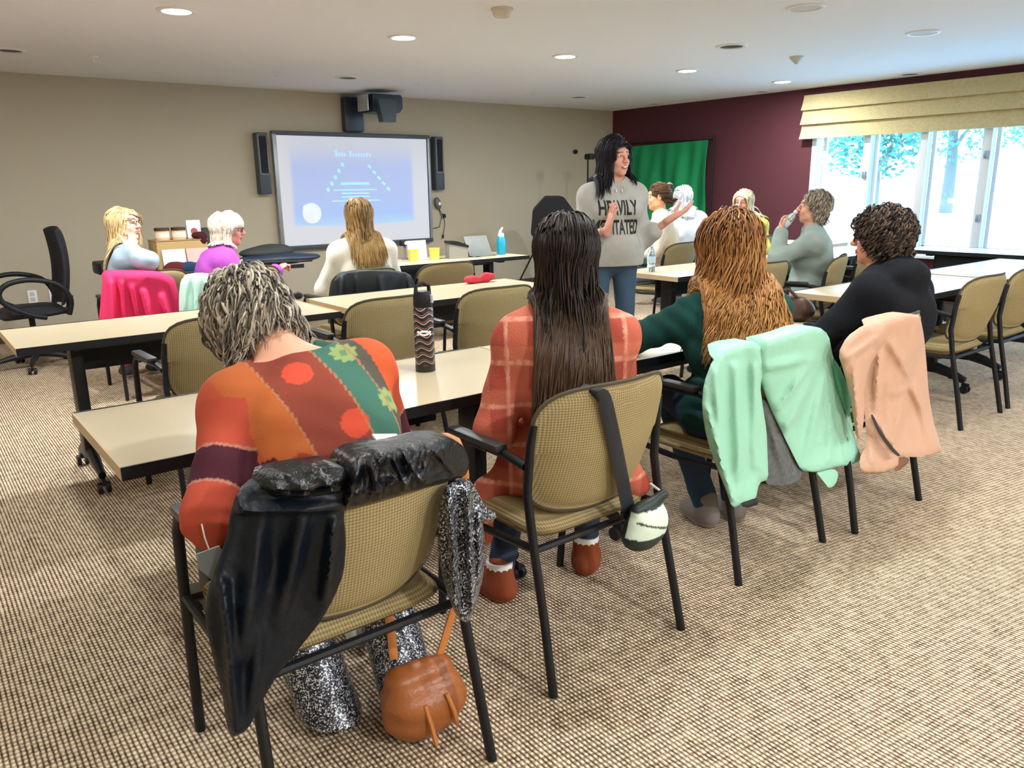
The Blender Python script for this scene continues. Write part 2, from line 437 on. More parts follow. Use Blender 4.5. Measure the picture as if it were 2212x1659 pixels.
def make_chair():
    t = thing('guest_chair', (0, 0, 0), 'chair', 'chair', 'tan upholstered guest chairs')
    mb = MB()
    def front(u, v):
        a, b = sq(2*u-1, 2*v-1); x, y, z = back_pt(a, b); e = max(abs(2*u-1), abs(2*v-1)); d = .032*(1-e**6)**.5 if e < 1 else 0
        return (x, y+d, z)
    def rear(u, v):
        a, b = sq(2*u-1, 2*v-1); x, y, z = back_pt(a, b); e = max(abs(2*u-1), abs(2*v-1)); d = .022*(1-e**8)**.5 if e < 1 else 0
        return (x, y-d, z)
    mb.slab(front, rear, 22, 18)
    back = mb.build('backrest', M_weave, t, angle=75)
    # piping along the edge
    pts = []
    for k in range(65):
        a = 2*PI*k/64; c, s = math.cos(a), math.sin(a); r = 1/max(abs(c), abs(s)); u, v = sq(c*r, s*r); pts.append(back_pt(u, v))
    MB().tube(pts, .0065, 6, cap=False).build('piping', mat('dark_piping', sr(70, 62, 42), .8), back)
    mb = MB()
    def top(u, v):
        a, b = sq(2*u-1, 2*v-1, 6); e = max(abs(2*u-1), abs(2*v-1)); d = .035*(1-e**5)**.5 if e < 1 else 0
        return (a*.24, .335+b*.225, .425+d-.012*max(0, b)**2)
    def bot(u, v):
        a, b = sq(2*u-1, 2*v-1, 6); e = max(abs(2*u-1), abs(2*v-1)); d = .035*(1-e**4)**.5 if e < 1 else 0
        return (a*.24, .335+b*.225, .425-d)
    mb.slab(top, bot, 16, 16); mb.build('seat', M_weave, t, angle=75)
    for s in (-1, 1):
        MB().tube([(s*.27, 0, .0), (s*.262, .045, .2), (s*.256, .10, .42), (s*.256, .125, .56), (s*.252, .115, .70), (s*.247, .105, .76)], [.0145, .0145, .0145, .0145, .014, .012], 12, flat=((1, 0, 0), .85)).build('rear_leg', M_black, t)
        MB().tube([(s*.262, .575, 0), (s*.264, .56, .2), (s*.268, .53, .45), (s*.272, .505, .60), (s*.272, .47, .648), (s*.27, .40, .655), (s*.262, .22, .655), (s*.256, .13, .64)], .0135, 12).build('front_leg', M_black, t)
        MB().box((s*.272, .34, .672), (.045, .25, .022), bev=.01).build('armrest', mat('grey_arm_pad', (.022, .023, .026), .45), t)
        MB().tube([(s*.256, .10, .405), (s*.264, .33, .395), (s*.267, .535, .41)], .012, 8).build('seat_rail', M_black, t)
    MB().tube([(-.256, .10, .40), (.256, .10, .40)], .011, 8).build('crossbar', M_black, t); MB().tube([(-.266, .53, .40), (.266, .53, .40)], .011, 8).build('crossbar', M_black, t)
    return t
CH = make_chair()
CHAIRS = [
 (.70, 1.35, 0, 'guest chair nearest the camera, draped with a black leather jacket'),
 (1.52, 1.44, 0, 'guest chair with a black bag strap over its tan back, under the plaid woman'),
 (2.44, 1.50, 0, 'guest chair draped with the mint green rain jacket in the near row'),
 (3.15, 1.46, 0, 'guest chair draped with the peach raincoat in the near row'),
 (4.885, 1.79, 0, 'empty tan guest chair just right of the peach raincoat'),
 (5.565, 1.80, 0, 'empty tan guest chair cut by the right edge of the picture'),
 (1.09, 3.36, .04, 'empty guest chair behind the head of the grey haired woman in the patchwork top'),
 (1.92, 3.36, 0, 'empty guest chair behind the patterned water bottle'),
 (2.54, 3.30, -.05, 'empty guest chair left of the long dark haired woman, armrest showing'),
 (1.37, 5.68, 0, 'guest chair covered by the hot pink jacket'),
 (1.95, 5.46, 0, 'guest chair with a pale mint jacket behind the grey haired head'),
 (2.47, 4.66, 0, 'guest chair draped in black cloth under the woman in the cream shirt'),
 (3.13, 4.68, 0, 'empty guest chair in front of the black appliance on the table below the whiteboard'),
 (5.48, 3.04, .40, 'guest chair of the drinking woman, its black frame edge showing'),
 (6.16, 3.12, .1, 'guest chair just right of the drinking woman, lit from the window'),
 (6.75, 3.40, -.1, 'blue lit guest chair farthest right behind the drinking woman'),
 (4.68, 3.08, 0, 'empty guest chair between the auburn hair and the drinking woman'),
 (5.75, 4.72, .1, 'guest chair of the woman with the brown bun, behind the clear bottle'),
 (6.95, 4.72, -.1, 'guest chair of the blonde woman in yellow')]
for i, (x, y, r, l) in enumerate(CHAIRS):
    place_copy(CH, (x, y, 0), r, l, i == 0)

# ------------------------------------------------------------------ black office chair
def office_chair():
    t = thing('office_chair', (.80, 7.32, 0), 'black office chair with loop arms by the beige wall', 'chair', rz=1.62)
    mf = mat('black_mesh_fabric', (.010, .011, .016), .8)
    def bk(s):
        def fn(u, v):
            w = .235*(1-.25*(1-v)**3)*(1-.1*v**8); z = .50+.62*v
            y = -.26-.05*math.sin(v*2.6)+.06*(2*u-1)**2+.01
            return ((2*u-1)*w, y+s*.022*(1-(2*u-1)**8)*(1-(2*v-1)**10), z-.03*(2*u-1)**4*v)
        return fn
    MB().slab(bk(1), bk(-1), 14, 18).build('backrest', mf, t, angle=70)
    def st(s):
        def fn(u, v):
            a, b = sq(2*u-1, 2*v-1, 4); e = max(abs(2*u-1), abs(2*v-1)); return (a*.25, b*.24+.0, .465+s*.045*(1-e**4)**.5-.03*max(0, b)**3)
        return fn
    MB().slab(st(1), st(-1), 14, 14).build('seat', mf, t, angle=70)
    for s in (-1, 1):
        pts = [(s*.27, -.22, .44), (s*.30, -.24, .56), (s*.31, -.17, .68), (s*.31, .0, .735), (s*.31, .16, .72), (s*.305, .235, .65), (s*.30, .20, .56), (s*.285, .06, .47), (s*.26, -.06, .43)]
        P = []
        for i in range(len(pts)-1):
            for k in range(4):
                p0, p1, p2, p3 = [Vector(pts[min(max(i+d, 0), len(pts)-1)]) for d in (-1, 0, 1, 2)]; q = k/4
                P.append(.5*((2*p1)+(p2-p0)*q+(2*p0-5*p1+4*p2-p3)*q*q+(3*p1-p0-3*p2+p3)*q**3))
        P.append(Vector(pts[-1])); MB().tube(P, .02, 10).build('arm_loop', M_blackp, t)
    MB().lathe([(.03, .10), (.03, .30), (.022, .30), (.022, .43), (.09, .43), (.09, .45)], n=16).tube([(0, -.02, .43), (0, -.27, .44), (0, -.30, .56)], [.03, .028, .025], 8).build('column', M_blackp, t)
    for k in range(5):
        a = 2*PI*k/5+.3; c, s = math.cos(a), math.sin(a)
        lg = MB().tube([(c*.02, s*.02, .12), (c*.18, s*.18, .10), (c*.30, s*.30, .075)], [.03, .024, .016], 8).build('base_leg', M_blackp, t)
        w = MB()
        for q in (-.014, .014): w.lathe([(.004, -.009), (.024, -.009), (.026, 0), (.024, .009), (.004, .009)], (c*.30-s*q*1.4, s*.30+c*q*1.4, .027), 14, Matrix.Rotation(a+PI/2, 4, 'Z') @ Matrix.Rotation(PI/2, 4, 'Y'))
        w.tube([(c*.30, s*.30, .08), (c*.30, s*.30, .03)], .008, 6); w.build('caster', M_blackp, lg)
office_chair()

# ------------------------------------------------------------------ wall equipment
def wall_equipment():
    Y = ROOM_Y
    # whiteboard with self-lit slide
    x0, x1, z0, z1 = 3.47, 5.49, .71, 2.005
    t = thing('whiteboard', (x0, Y, z0), 'wide interactive whiteboard showing a washed out blue slide', 'whiteboard')
    W, H = x1-x0, z1-z0
    mg = mat('dark_grey_plastic', (.045, .06, .075), .4); ml = mat('grey_aluminium', (.32, .34, .36), .35, metal=.5)
    f = MB(); f.box((W/2, -.045, H-.02), (W, .05, .045), bev=.006); f.build('frame_rail', mg, t); MB().box((W/2, -.045, .02), (W, .055, .05), bev=.006).build('frame_rail', mg, t)
    f = MB(); f.box((.022, -.045, H/2), (.045, .05, H-.05), bev=.006); f.build('side_frame', ml, t); MB().box((W-.016, -.045, H/2), (.032, .05, H-.05), bev=.006).build('side_frame', ml, t)
    MB().box((W/2, -.018, H/2), (W-.06, .036, H-.06)).build('backing', mg, t, smooth=False)
    # surface material: the board itself glows, standing in for the projector's light
    m, nt, b = _nt('whiteboard_glowing_slide'); N, L = nt.nodes, nt.links
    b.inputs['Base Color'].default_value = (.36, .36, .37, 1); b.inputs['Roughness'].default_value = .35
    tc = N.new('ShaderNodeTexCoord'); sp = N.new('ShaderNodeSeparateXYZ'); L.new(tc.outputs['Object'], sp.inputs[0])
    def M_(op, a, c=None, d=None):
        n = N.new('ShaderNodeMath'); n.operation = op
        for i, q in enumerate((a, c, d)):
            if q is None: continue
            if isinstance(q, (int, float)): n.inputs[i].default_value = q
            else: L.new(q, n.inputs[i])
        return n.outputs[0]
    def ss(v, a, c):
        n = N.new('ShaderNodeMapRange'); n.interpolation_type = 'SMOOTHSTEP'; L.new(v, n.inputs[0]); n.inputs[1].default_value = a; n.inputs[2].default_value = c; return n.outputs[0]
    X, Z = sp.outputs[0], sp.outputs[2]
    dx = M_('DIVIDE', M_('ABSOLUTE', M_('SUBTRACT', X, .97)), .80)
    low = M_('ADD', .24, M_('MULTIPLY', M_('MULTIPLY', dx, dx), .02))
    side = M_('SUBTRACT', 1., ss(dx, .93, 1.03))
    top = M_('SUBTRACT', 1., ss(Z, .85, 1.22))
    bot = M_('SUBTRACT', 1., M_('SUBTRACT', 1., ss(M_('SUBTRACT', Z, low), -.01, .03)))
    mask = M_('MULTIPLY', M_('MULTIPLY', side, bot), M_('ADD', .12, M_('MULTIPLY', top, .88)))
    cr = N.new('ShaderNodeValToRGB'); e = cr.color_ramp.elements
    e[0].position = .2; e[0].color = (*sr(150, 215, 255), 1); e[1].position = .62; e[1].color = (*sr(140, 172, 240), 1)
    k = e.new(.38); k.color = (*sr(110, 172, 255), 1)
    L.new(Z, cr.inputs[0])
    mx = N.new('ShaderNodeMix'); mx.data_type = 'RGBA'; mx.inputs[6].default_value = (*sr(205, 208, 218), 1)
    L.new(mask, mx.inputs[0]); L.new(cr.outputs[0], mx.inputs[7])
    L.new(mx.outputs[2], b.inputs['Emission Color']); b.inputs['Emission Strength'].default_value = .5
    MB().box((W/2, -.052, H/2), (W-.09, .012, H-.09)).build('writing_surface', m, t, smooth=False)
    # slide contents: pale title, curved lines of text, globe
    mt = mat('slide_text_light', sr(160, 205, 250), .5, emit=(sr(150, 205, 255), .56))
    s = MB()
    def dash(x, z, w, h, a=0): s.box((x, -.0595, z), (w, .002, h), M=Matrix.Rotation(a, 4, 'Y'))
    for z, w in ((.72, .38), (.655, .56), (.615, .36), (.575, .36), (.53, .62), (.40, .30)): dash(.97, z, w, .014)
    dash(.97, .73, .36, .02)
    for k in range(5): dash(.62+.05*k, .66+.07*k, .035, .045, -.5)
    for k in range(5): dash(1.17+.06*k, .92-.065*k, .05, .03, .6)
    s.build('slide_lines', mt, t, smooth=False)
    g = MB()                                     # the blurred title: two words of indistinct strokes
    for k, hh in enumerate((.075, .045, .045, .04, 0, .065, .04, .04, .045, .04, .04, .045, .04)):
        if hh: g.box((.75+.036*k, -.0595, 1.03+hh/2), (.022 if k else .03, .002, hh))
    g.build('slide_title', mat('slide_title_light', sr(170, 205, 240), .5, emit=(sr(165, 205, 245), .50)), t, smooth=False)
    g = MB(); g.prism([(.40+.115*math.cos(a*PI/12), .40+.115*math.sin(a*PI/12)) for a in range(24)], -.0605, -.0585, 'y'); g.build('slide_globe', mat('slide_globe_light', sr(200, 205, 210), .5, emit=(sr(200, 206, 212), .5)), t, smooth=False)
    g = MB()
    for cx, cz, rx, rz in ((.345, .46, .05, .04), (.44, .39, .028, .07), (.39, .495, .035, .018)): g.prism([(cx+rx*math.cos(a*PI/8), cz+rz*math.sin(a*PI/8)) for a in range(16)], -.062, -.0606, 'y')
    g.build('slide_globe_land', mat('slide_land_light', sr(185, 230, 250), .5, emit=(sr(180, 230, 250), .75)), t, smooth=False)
    tr = MB(); tr.box((W*.5, -.095, -.02), (.55, .09, .03), bev=.01); tr.build('pen_tray', mg, t)
    # speakers
    for px, pz, nm in ((3.335, 1.33, 'slim black wall speaker left of the whiteboard'), (5.60, 1.345, 'slim black wall speaker right of the whiteboard')):
        sp_ = thing('wall_speaker', (px, Y, pz), nm, 'speaker', 'whiteboard speakers')
        MB().box((0, -.06, .325), (.13, .12, .65), bev=.02).build('cabinet', mg, sp_)
        MB().box((0, -.122, .42), (.085, .01, .38), bev=.02).build('grille', mat('speaker_cloth', (.012, .014, .018), .9), sp_)
        fr = MB(); fr.tube([(-.046, -.124, .62), (-.046, -.124, .225), (-.03, -.124, .21), (.03, -.124, .21), (.046, -.124, .225), (.046, -.124, .62), (.03, -.124, .635), (-.03, -.124, .635), (-.046, -.124, .62)], .003, 6, cap=False); fr.build('grille_rim', ml, sp_)
    # projector
    p = thing('projector', (4.62, Y, 2.03), 'black short throw projector on a wall arm above the whiteboard', 'projector')
    mp = mat('projector_charcoal', (.02, .03, .042), .35)
    MB().box((-.16, -.05, .18), (.24, .1, .38), bev=.02).build('wall_mount', mp, p)
    MB().box((-.10, -.20, .26), (.14, .34, .07), bev=.02).build('arm', mp, p)
    mb = MB(); mb.prism([(-.19, .36), (.16, .36), (.18, .33), (.18, .22), (.14, .17), (-.19, .17)], -.62, -.30, 'y'); b_ = mb.build('housing', mp, p, angle=25)
    mb = MB(); mb.prism([(-.17, .30), (.06, .30), (.04, .06), (-.12, .06)], -.70, -.60, 'y'); mb.build('mirror_hood', mat('projector_grey', (.035, .05, .062), .4), p, angle=25)
    MB().box((-.23, -.46, .27), (.02, .24, .17), bev=.01).build('side_strip', mat('silver_strip', (.45, .48, .5), .3, metal=.6), p)
    MB().box((.185, -.46, .28), (.02, .28, .12), bev=.01).build('end_cap', mat('pale_grey_cap', (.3, .34, .38), .4), p)
    # remote handset hanging on the wall
    h = thing('wall_handset', (5.60, Y, 1.12), 'grey remote handset with a dangling cord beside the right speaker', 'handset')
    MB().sph((0, -.035, .06), (.045, .03, .08), M=Matrix.Rotation(-.25, 4, 'Y')).build('body', mat('handset_grey', (.10, .11, .12), .4), h)
    MB().sph((.01, -.065, .055), (.02, .01, .022)).build('button', M_white, h)
    c = MB(); c.tube([(.02, -.02, .0), (.06, -.02, -.12), (.02, -.02, -.24), (-.08, -.02, -.25), (-.14, -.02, -.2)], .004, 6)
    c.tube([(.02, -.02, 0), (.09, -.02, -.10), (.11, -.02, -.2), (.07, -.02, -.36)], .004, 6); c.build('cord', M_blackp, h)
    MB().box((.1, -.025, -.1), (.035, .03, .05), bev=.008).box((.07, -.025, -.36), (.02, .02, .05), bev=.006).build('plug', M_blackp, h)
    # outlets
    for x, z, l in ((.99, .42, 'white outlet plate low on the back wall, left of the pair'), (1.17, .42, 'white outlet plate low on the back wall, right of the pair with a plug')):
        o = thing('wall_outlet', (x, Y, z), l, 'outlet', 'outlets low on the back wall')
        MB().box((0, -.004, 0), (.08, .008, .12), bev=.003).build('plate', M_white, o)
        MB().box((0, -.009, .025), (.035, .004, .035), bev=.003).box((0, -.009, -.025), (.035, .004, .035), bev=.003).build('socket', mat('ivory_plastic', (.6, .58, .52), .4), o)
wall_equipment()

# ------------------------------------------------------------------ ceiling fixtures
LIT = [(0.0, 5.30), (1.59, 5.30), (3.17, 5.30), (4.74, 5.30), (6.32, 5.30), (7.89, 5.30)]
BACKLIT = [(0.0, -1.6), (1.59, -1.6), (3.17, -1.6), (4.74, -1.6), (6.32, -1.6)]
MIDLIT = [(0.0, 1.85), (1.59, 1.85), (3.17, 1.85), (4.74, 1.85), (6.32, 1.85)]
POWER = 40
M_lens = mat('lit_lamp_lens', (.9, .88, .8), .4, emit=((1., .95, .86), 16))
def fixtures():
    M_trim = mat('white_trim_ring', (.8, .8, .8), .4); M_dark = mat('dark_baffle', (.03, .035, .045), .5)
    def ring(r0, r1, h): return [(r0, 0), (r1, 0), (r1, -h*.4), (r1*.94, -h), (r0, -h*.8)]
    def lens_ring(mb, r0, r1, h, n=32):
        vs = []; fs = []; pr = ring(r0, r1, h); k = len(pr)
        for i in range(n):
            a = 2*PI*i/n
            for r, z in pr: vs.append((r*math.cos(a), r*math.sin(a), z))
        for i in range(n):
            for j in range(k): fs.append((i*k+j, ((i+1) % n)*k+j, ((i+1) % n)*k+(j+1) % k, i*k+(j+1) % k))
        return mb.add(vs, fs)
    names = ['', 'lit downlight nearest the left of the ceiling row', 'second lit downlight from the left of the ceiling row', 'third lit downlight of the ceiling row, above the standing woman', 'fourth lit downlight of the ceiling row', 'lit downlight nearest the burgundy wall']
    for j, (x, y) in enumerate(LIT+BACKLIT+MIDLIT):
        lab = names[j] if 0 < j < 6 else ('lit downlight just outside the left edge of the photo' if j == 0 else 'lit downlight behind the camera' if j < 11 else 'lit downlight above the near row of chairs, out of the picture')
        t = thing('recessed_downlight', (x, y, CEIL), lab, 'ceiling light', 'lit recessed downlights')
        lens_ring(MB(), .085, .115, .012).build('trim_ring', M_trim, t)
        MB().lathe([(.001, -.004), (.086, -.004), (.086, -.001), (.001, -.001)], n=28).build('lens', M_lens, t)
        la = bpy.data.lights.new('downlight_lamp', 'AREA'); la.shape = 'DISK'; la.size = .15; la.energy = POWER*(1. if j < 6 else .6 if j == 6 else 2.2 if j == 7 else BACK_K if j < 11 else .2 if j == 11 else MID_K if j == 12 else .6 if j == 13 else .2); la.color = (.96, .99, 1.)
        lo = bpy.data.objects.new('downlight_lamp', la); COL.objects.link(lo); lo.location = (x, y, CEIL-.02)
    for x, y, r, l in ((.95, 7.41, .12, 'dark unlit downlight at the left edge of the ceiling'), (3.80, 7.45, .12, 'dark unlit downlight above the projector'), (6.99, 7.56, .12, 'dark unlit downlight near the far ceiling corner'),
                       (5.53, 4.2, .125, 'dark unlit downlight nearest the middle of the ceiling'), (8.50, 5.98, .10, 'dark unlit downlight beside the lit one at the burgundy wall'), (8.47, 7.66, .10, 'dark unlit downlight deepest in the burgundy corner'), (8.5, 4.22, .115, 'dark unlit downlight close above the roman shade')):
        t = thing('unlit_downlight', (x, y, CEIL), l, 'ceiling light', 'unlit recessed downlights')
        lens_ring(MB(), r*.72, r, .012).build('trim_ring', M_trim, t)
        MB().lathe([(.001, -.003), (r*.73, -.003), (r*.73, -.001), (.001, -.001)], n=28).build('baffle', M_dark, t)
    for x, y, r, l in ((4.75, 3.06, .12, 'round white ceiling speaker nearest the top of the picture'), (6.26, 3.04, .12, 'round white ceiling speaker toward the window')):
        t = thing('ceiling_speaker', (x, y, CEIL), l, 'ceiling speaker', 'white ceiling speakers')
        lens_ring(MB(), r*.78, r, .010).build('trim_ring', M_trim, t)
        MB().lathe([(.001, -.004), (r*.79, -.004), (r*.79, -.001), (.001, -.001)], n=28).build('grille', mat('pale_grille', (.62, .64, .66), .7), t)
    t = thing('smoke_detector', (3.19, 4.15, CEIL), 'beige smoke detector at the top of the picture', 'smoke detector')
    MB().lathe([(.001, -.05), (.045, -.05), (.058, -.035), (.06, -.012), (.07, -.010), (.07, 0), (.001, 0)]).build('housing', mat('aged_ivory', (.62, .57, .46), .5), t)
    t = thing('motion_sensor', (6.47, 4.22, CEIL), 'small cone shaped sensor on the ceiling right of the lit row', 'sensor')
    MB().lathe([(.001, -.065), (.014, -.06), (.035, -.035), (.06, -.01), (.06, 0), (.001, 0)]).build('housing', mat('pale_grey_plastic', (.5, .5, .5), .5), t)
    for x, y, l in ((1.53, 7.40, 'ceiling sprinkler nearest the left edge'), (3.08, 7.45, 'ceiling sprinkler just left of the projector'), (4.64, 7.48, 'ceiling sprinkler just right of the projector'), (6.32, 7.61, 'ceiling sprinkler before the far corner'), (7.86, 7.55, 'ceiling sprinkler above the green backdrop')):
        t = thing('sprinkler', (x, y, CEIL), l, 'sprinkler', 'ceiling sprinklers')
        MB().lathe([(.001, -.045), (.018, -.043), (.018, -.040), (.006, -.036), (.006, -.010), (.04, -.008), (.04, 0), (.001, 0)], n=16).build('head', M_white, t)
BACK_K = 1.5; MID_K = .36
fixtures()

# ------------------------------------------------------------------ backdrop, stands, cabinet
def studio():
    t = thing('green_backdrop', (8.66, 7.52, 0), 'bright green cloth backdrop hung in front of the burgundy wall', 'backdrop')
    mgk = mat('chroma_green_cloth', sr(0, 132, 78), .8, noise=(4, .15))
    fo = lambda y, z: .03*math.sin(y*11+1.5*math.sin(z*2))*(1-.5*max(0, z-1.2))+.016*math.sin(y*27+z*3)
    def fn(s):
        def f(u, v):
            y = -.70+1.4*u; z = .05+1.86*v+.02*(1-u)
            return (-.06+fo(y, z)*(1-v**12*.8)-s*.004, y, z)
        return f
    MB().slab(fn(1), fn(-1), 90, 24).build('cloth', mgk, t)
    MB().tube([(-.03, -.74, 1.93), (-.03, .74, 1.95)], .012, 8).build('top_pole', M_black, t)
    for y in (-.76, .76):
        mb = MB(); mb.tube([(-.03, y, .02), (-.03, y, 1.98)], .013, 8); mb.tube([(-.03, y, .45), (-.3, y, .02)], .01, 6); mb.tube([(-.03, y, .4), (.03, y+.12, .02)], .01, 6); mb.tube([(-.03, y, .4), (.03, y-.12, .02)], .01, 6)
        mb.build('stand', M_black, t)
    # softbox on stand
    p = on_y(1190, 470, 7.7)
    t = thing('softbox_light', (p[0], 7.7, 0), 'black softbox on a tripod stand in the corner behind the dark haired woman', 'studio light')
    R_ = Matrix.Rotation(-.5, 4, 'Z') @ Matrix.Rotation(.45, 4, 'X')
    z = p[2]
    rings = [(.04, -.30), (.16, -.22), (.30, -.05), (.36, .10), (.37, .16)]
    vs = []; fs = []; n = 8
    for r, d in rings:
        for k in range(n):
            a = 2*PI*k/n+PI/8; vs.append(R_ @ Vector((r*math.cos(a)*.8, -d, r*math.sin(a))) + Vector((0, 0, z)))
    for i in range(len(rings)-1):
        for k in range(n): fs.append((i*n+k, i*n+(k+1) % n, (i+1)*n+(k+1) % n, (i+1)*n+k))
    fs.append(tuple(range(n)))
    fs.append(tuple(range((len(rings)-1)*n, len(rings)*n)))
    MB().add(vs, fs).build('softbox', mat('black_nylon', (.008, .009, .016), .6), t, smooth=False)
    xs = -.16
    mb = MB(); mb.tube([(xs, .1, .45), (xs, .1, z)], .014, 8); mb.tube([(xs, .1, .9), (xs, .1, z-.2)], .018, 8); mb.build('stand_pole', M_black, t)
    MB().box((xs, .08, z-.02), (.07, .09, .12), bev=.01).tube([(xs, .08, z), (-.0, .1, z)], .02, 8).build('bracket', M_blackp, t)
    for k in range(3):
        a = 2*PI*k/3-2.3; MB().tube([(xs, .1, .62), (xs+.36*math.cos(a), .1+.36*math.sin(a), .012)], .011, 8).build('stand_leg', M_black, t)
    # bare light stand behind the woman
    p = on_y(1270, 342, 7.9)
    t = thing('light_stand', (p[0], 7.9, 0), 'tall thin stand with a small black lamp head behind the standing woman', 'stand')
    MB().tube([(0, 0, .35), (0, 0, p[2])], .012, 8).tube([(0, 0, 1.1), (0, 0, 1.16)], .02, 8).build('pole', M_black, t)
    MB().box((.0, -.03, p[2]+.02), (.09, .12, .075), bev=.02).build('lamp_head', M_blackp, t)
    for k in range(3):
        a = 2*PI*k/3; MB().tube([(0, 0, .5), (.34*math.cos(a), .34*math.sin(a), .012)], .010, 8).build('leg', M_black, t)
    p = on_y(1240, 328, ROOM_Y)
    t = thing('wall_hook', (p[0], ROOM_Y, p[2]), 'small round black knob on the back wall left of the standing woman', 'hook')
    MB().sph((0, -.035, 0), .032).tube([(0, 0, 0), (0, -.03, 0)], .014, 8).build('knob', M_blackp, t)
    # wooden cabinet at left edge
    t = thing('wooden_cabinet', (.02, 7.25, 0), 'oak coloured wooden cabinet cut by the left edge of the picture', 'cabinet')
    MB().box((0, 0, .53), (.62, .5, .86), bev=.006).build('body', M_wood, t)
    MB().box((0, 0, .98), (.68, .56, .035), bev=.006).build('top', M_wood, t)
    MB().box((0, 0, .05), (.66, .54, .10), bev=.006).build('plinth', M_wood, t)
    MB().box((-.15, -.255, .53), (.26, .014, .78), bev=.004).build('door', M_wood, t); MB().box((.15, -.255, .53), (.26, .014, .78), bev=.004).build('door', M_wood, t)
studio()
# ------------------------------------------------------------------ signed-distance modelling
def A(*p): return np.array(p, float)
def unit(v):
    v = np.asarray(v, float); n = np.linalg.norm(v); return v/n if n > 1e-9 else v
def rc(a, b, ra, rb, k=.02, flat=None):
    """tapered capsule; flat=(axis, f) makes it f times as thick along axis"""
    a = np.asarray(a, float); b = np.asarray(b, float); rm = max(ra, rb)
    lo = np.minimum(a, b)-rm; hi = np.maximum(a, b)+rm
    def d(P):
        Q = P-a; ab = b-a; s = 1.
        if flat is not None:
            n = unit(flat[0]); f = flat[1]
            Q = Q+np.outer(Q@n*(1/f-1), n); ab = ab+(ab@n)*(1/f-1)*n; s = min(1., f)**.5
        t = np.clip(Q@ab/max(ab@ab, 1e-12), 0, 1)
        return (np.linalg.norm(Q-t[:, None]*ab, axis=1)-(ra+(rb-ra)*t))*s
    return (d, lo, hi, k, '+')
def el(c, r, R=None, k=.02, op='+'):
    c = np.asarray(c, float); r = np.asarray(r, float); R = np.eye(3) if R is None else R   # R columns = local axes
    e = np.sqrt(((R*r)**2).sum(1))
    def d(P):
        Q = (P-c)@R; k0 = np.linalg.norm(Q/r, axis=1); k1 = np.linalg.norm(Q/r**2, axis=1)
        return k0*(k0-1)/np.maximum(k1, 1e-9)
    return (d, c-e, c+e, k, op)
def axis_pts(lo, hi, h, fine, hf):
    """graded axis: step hf inside the fine intervals, h elsewhere"""
    x = [lo]
    while x[-1] < hi:
        p = x[-1]; s = h
        for a, b in fine:
            if a-h <= p <= b: s = hf if p >= a else min(s, max(hf, (a-p)*.5+hf))
        x.append(p+s)
    return np.array(x)
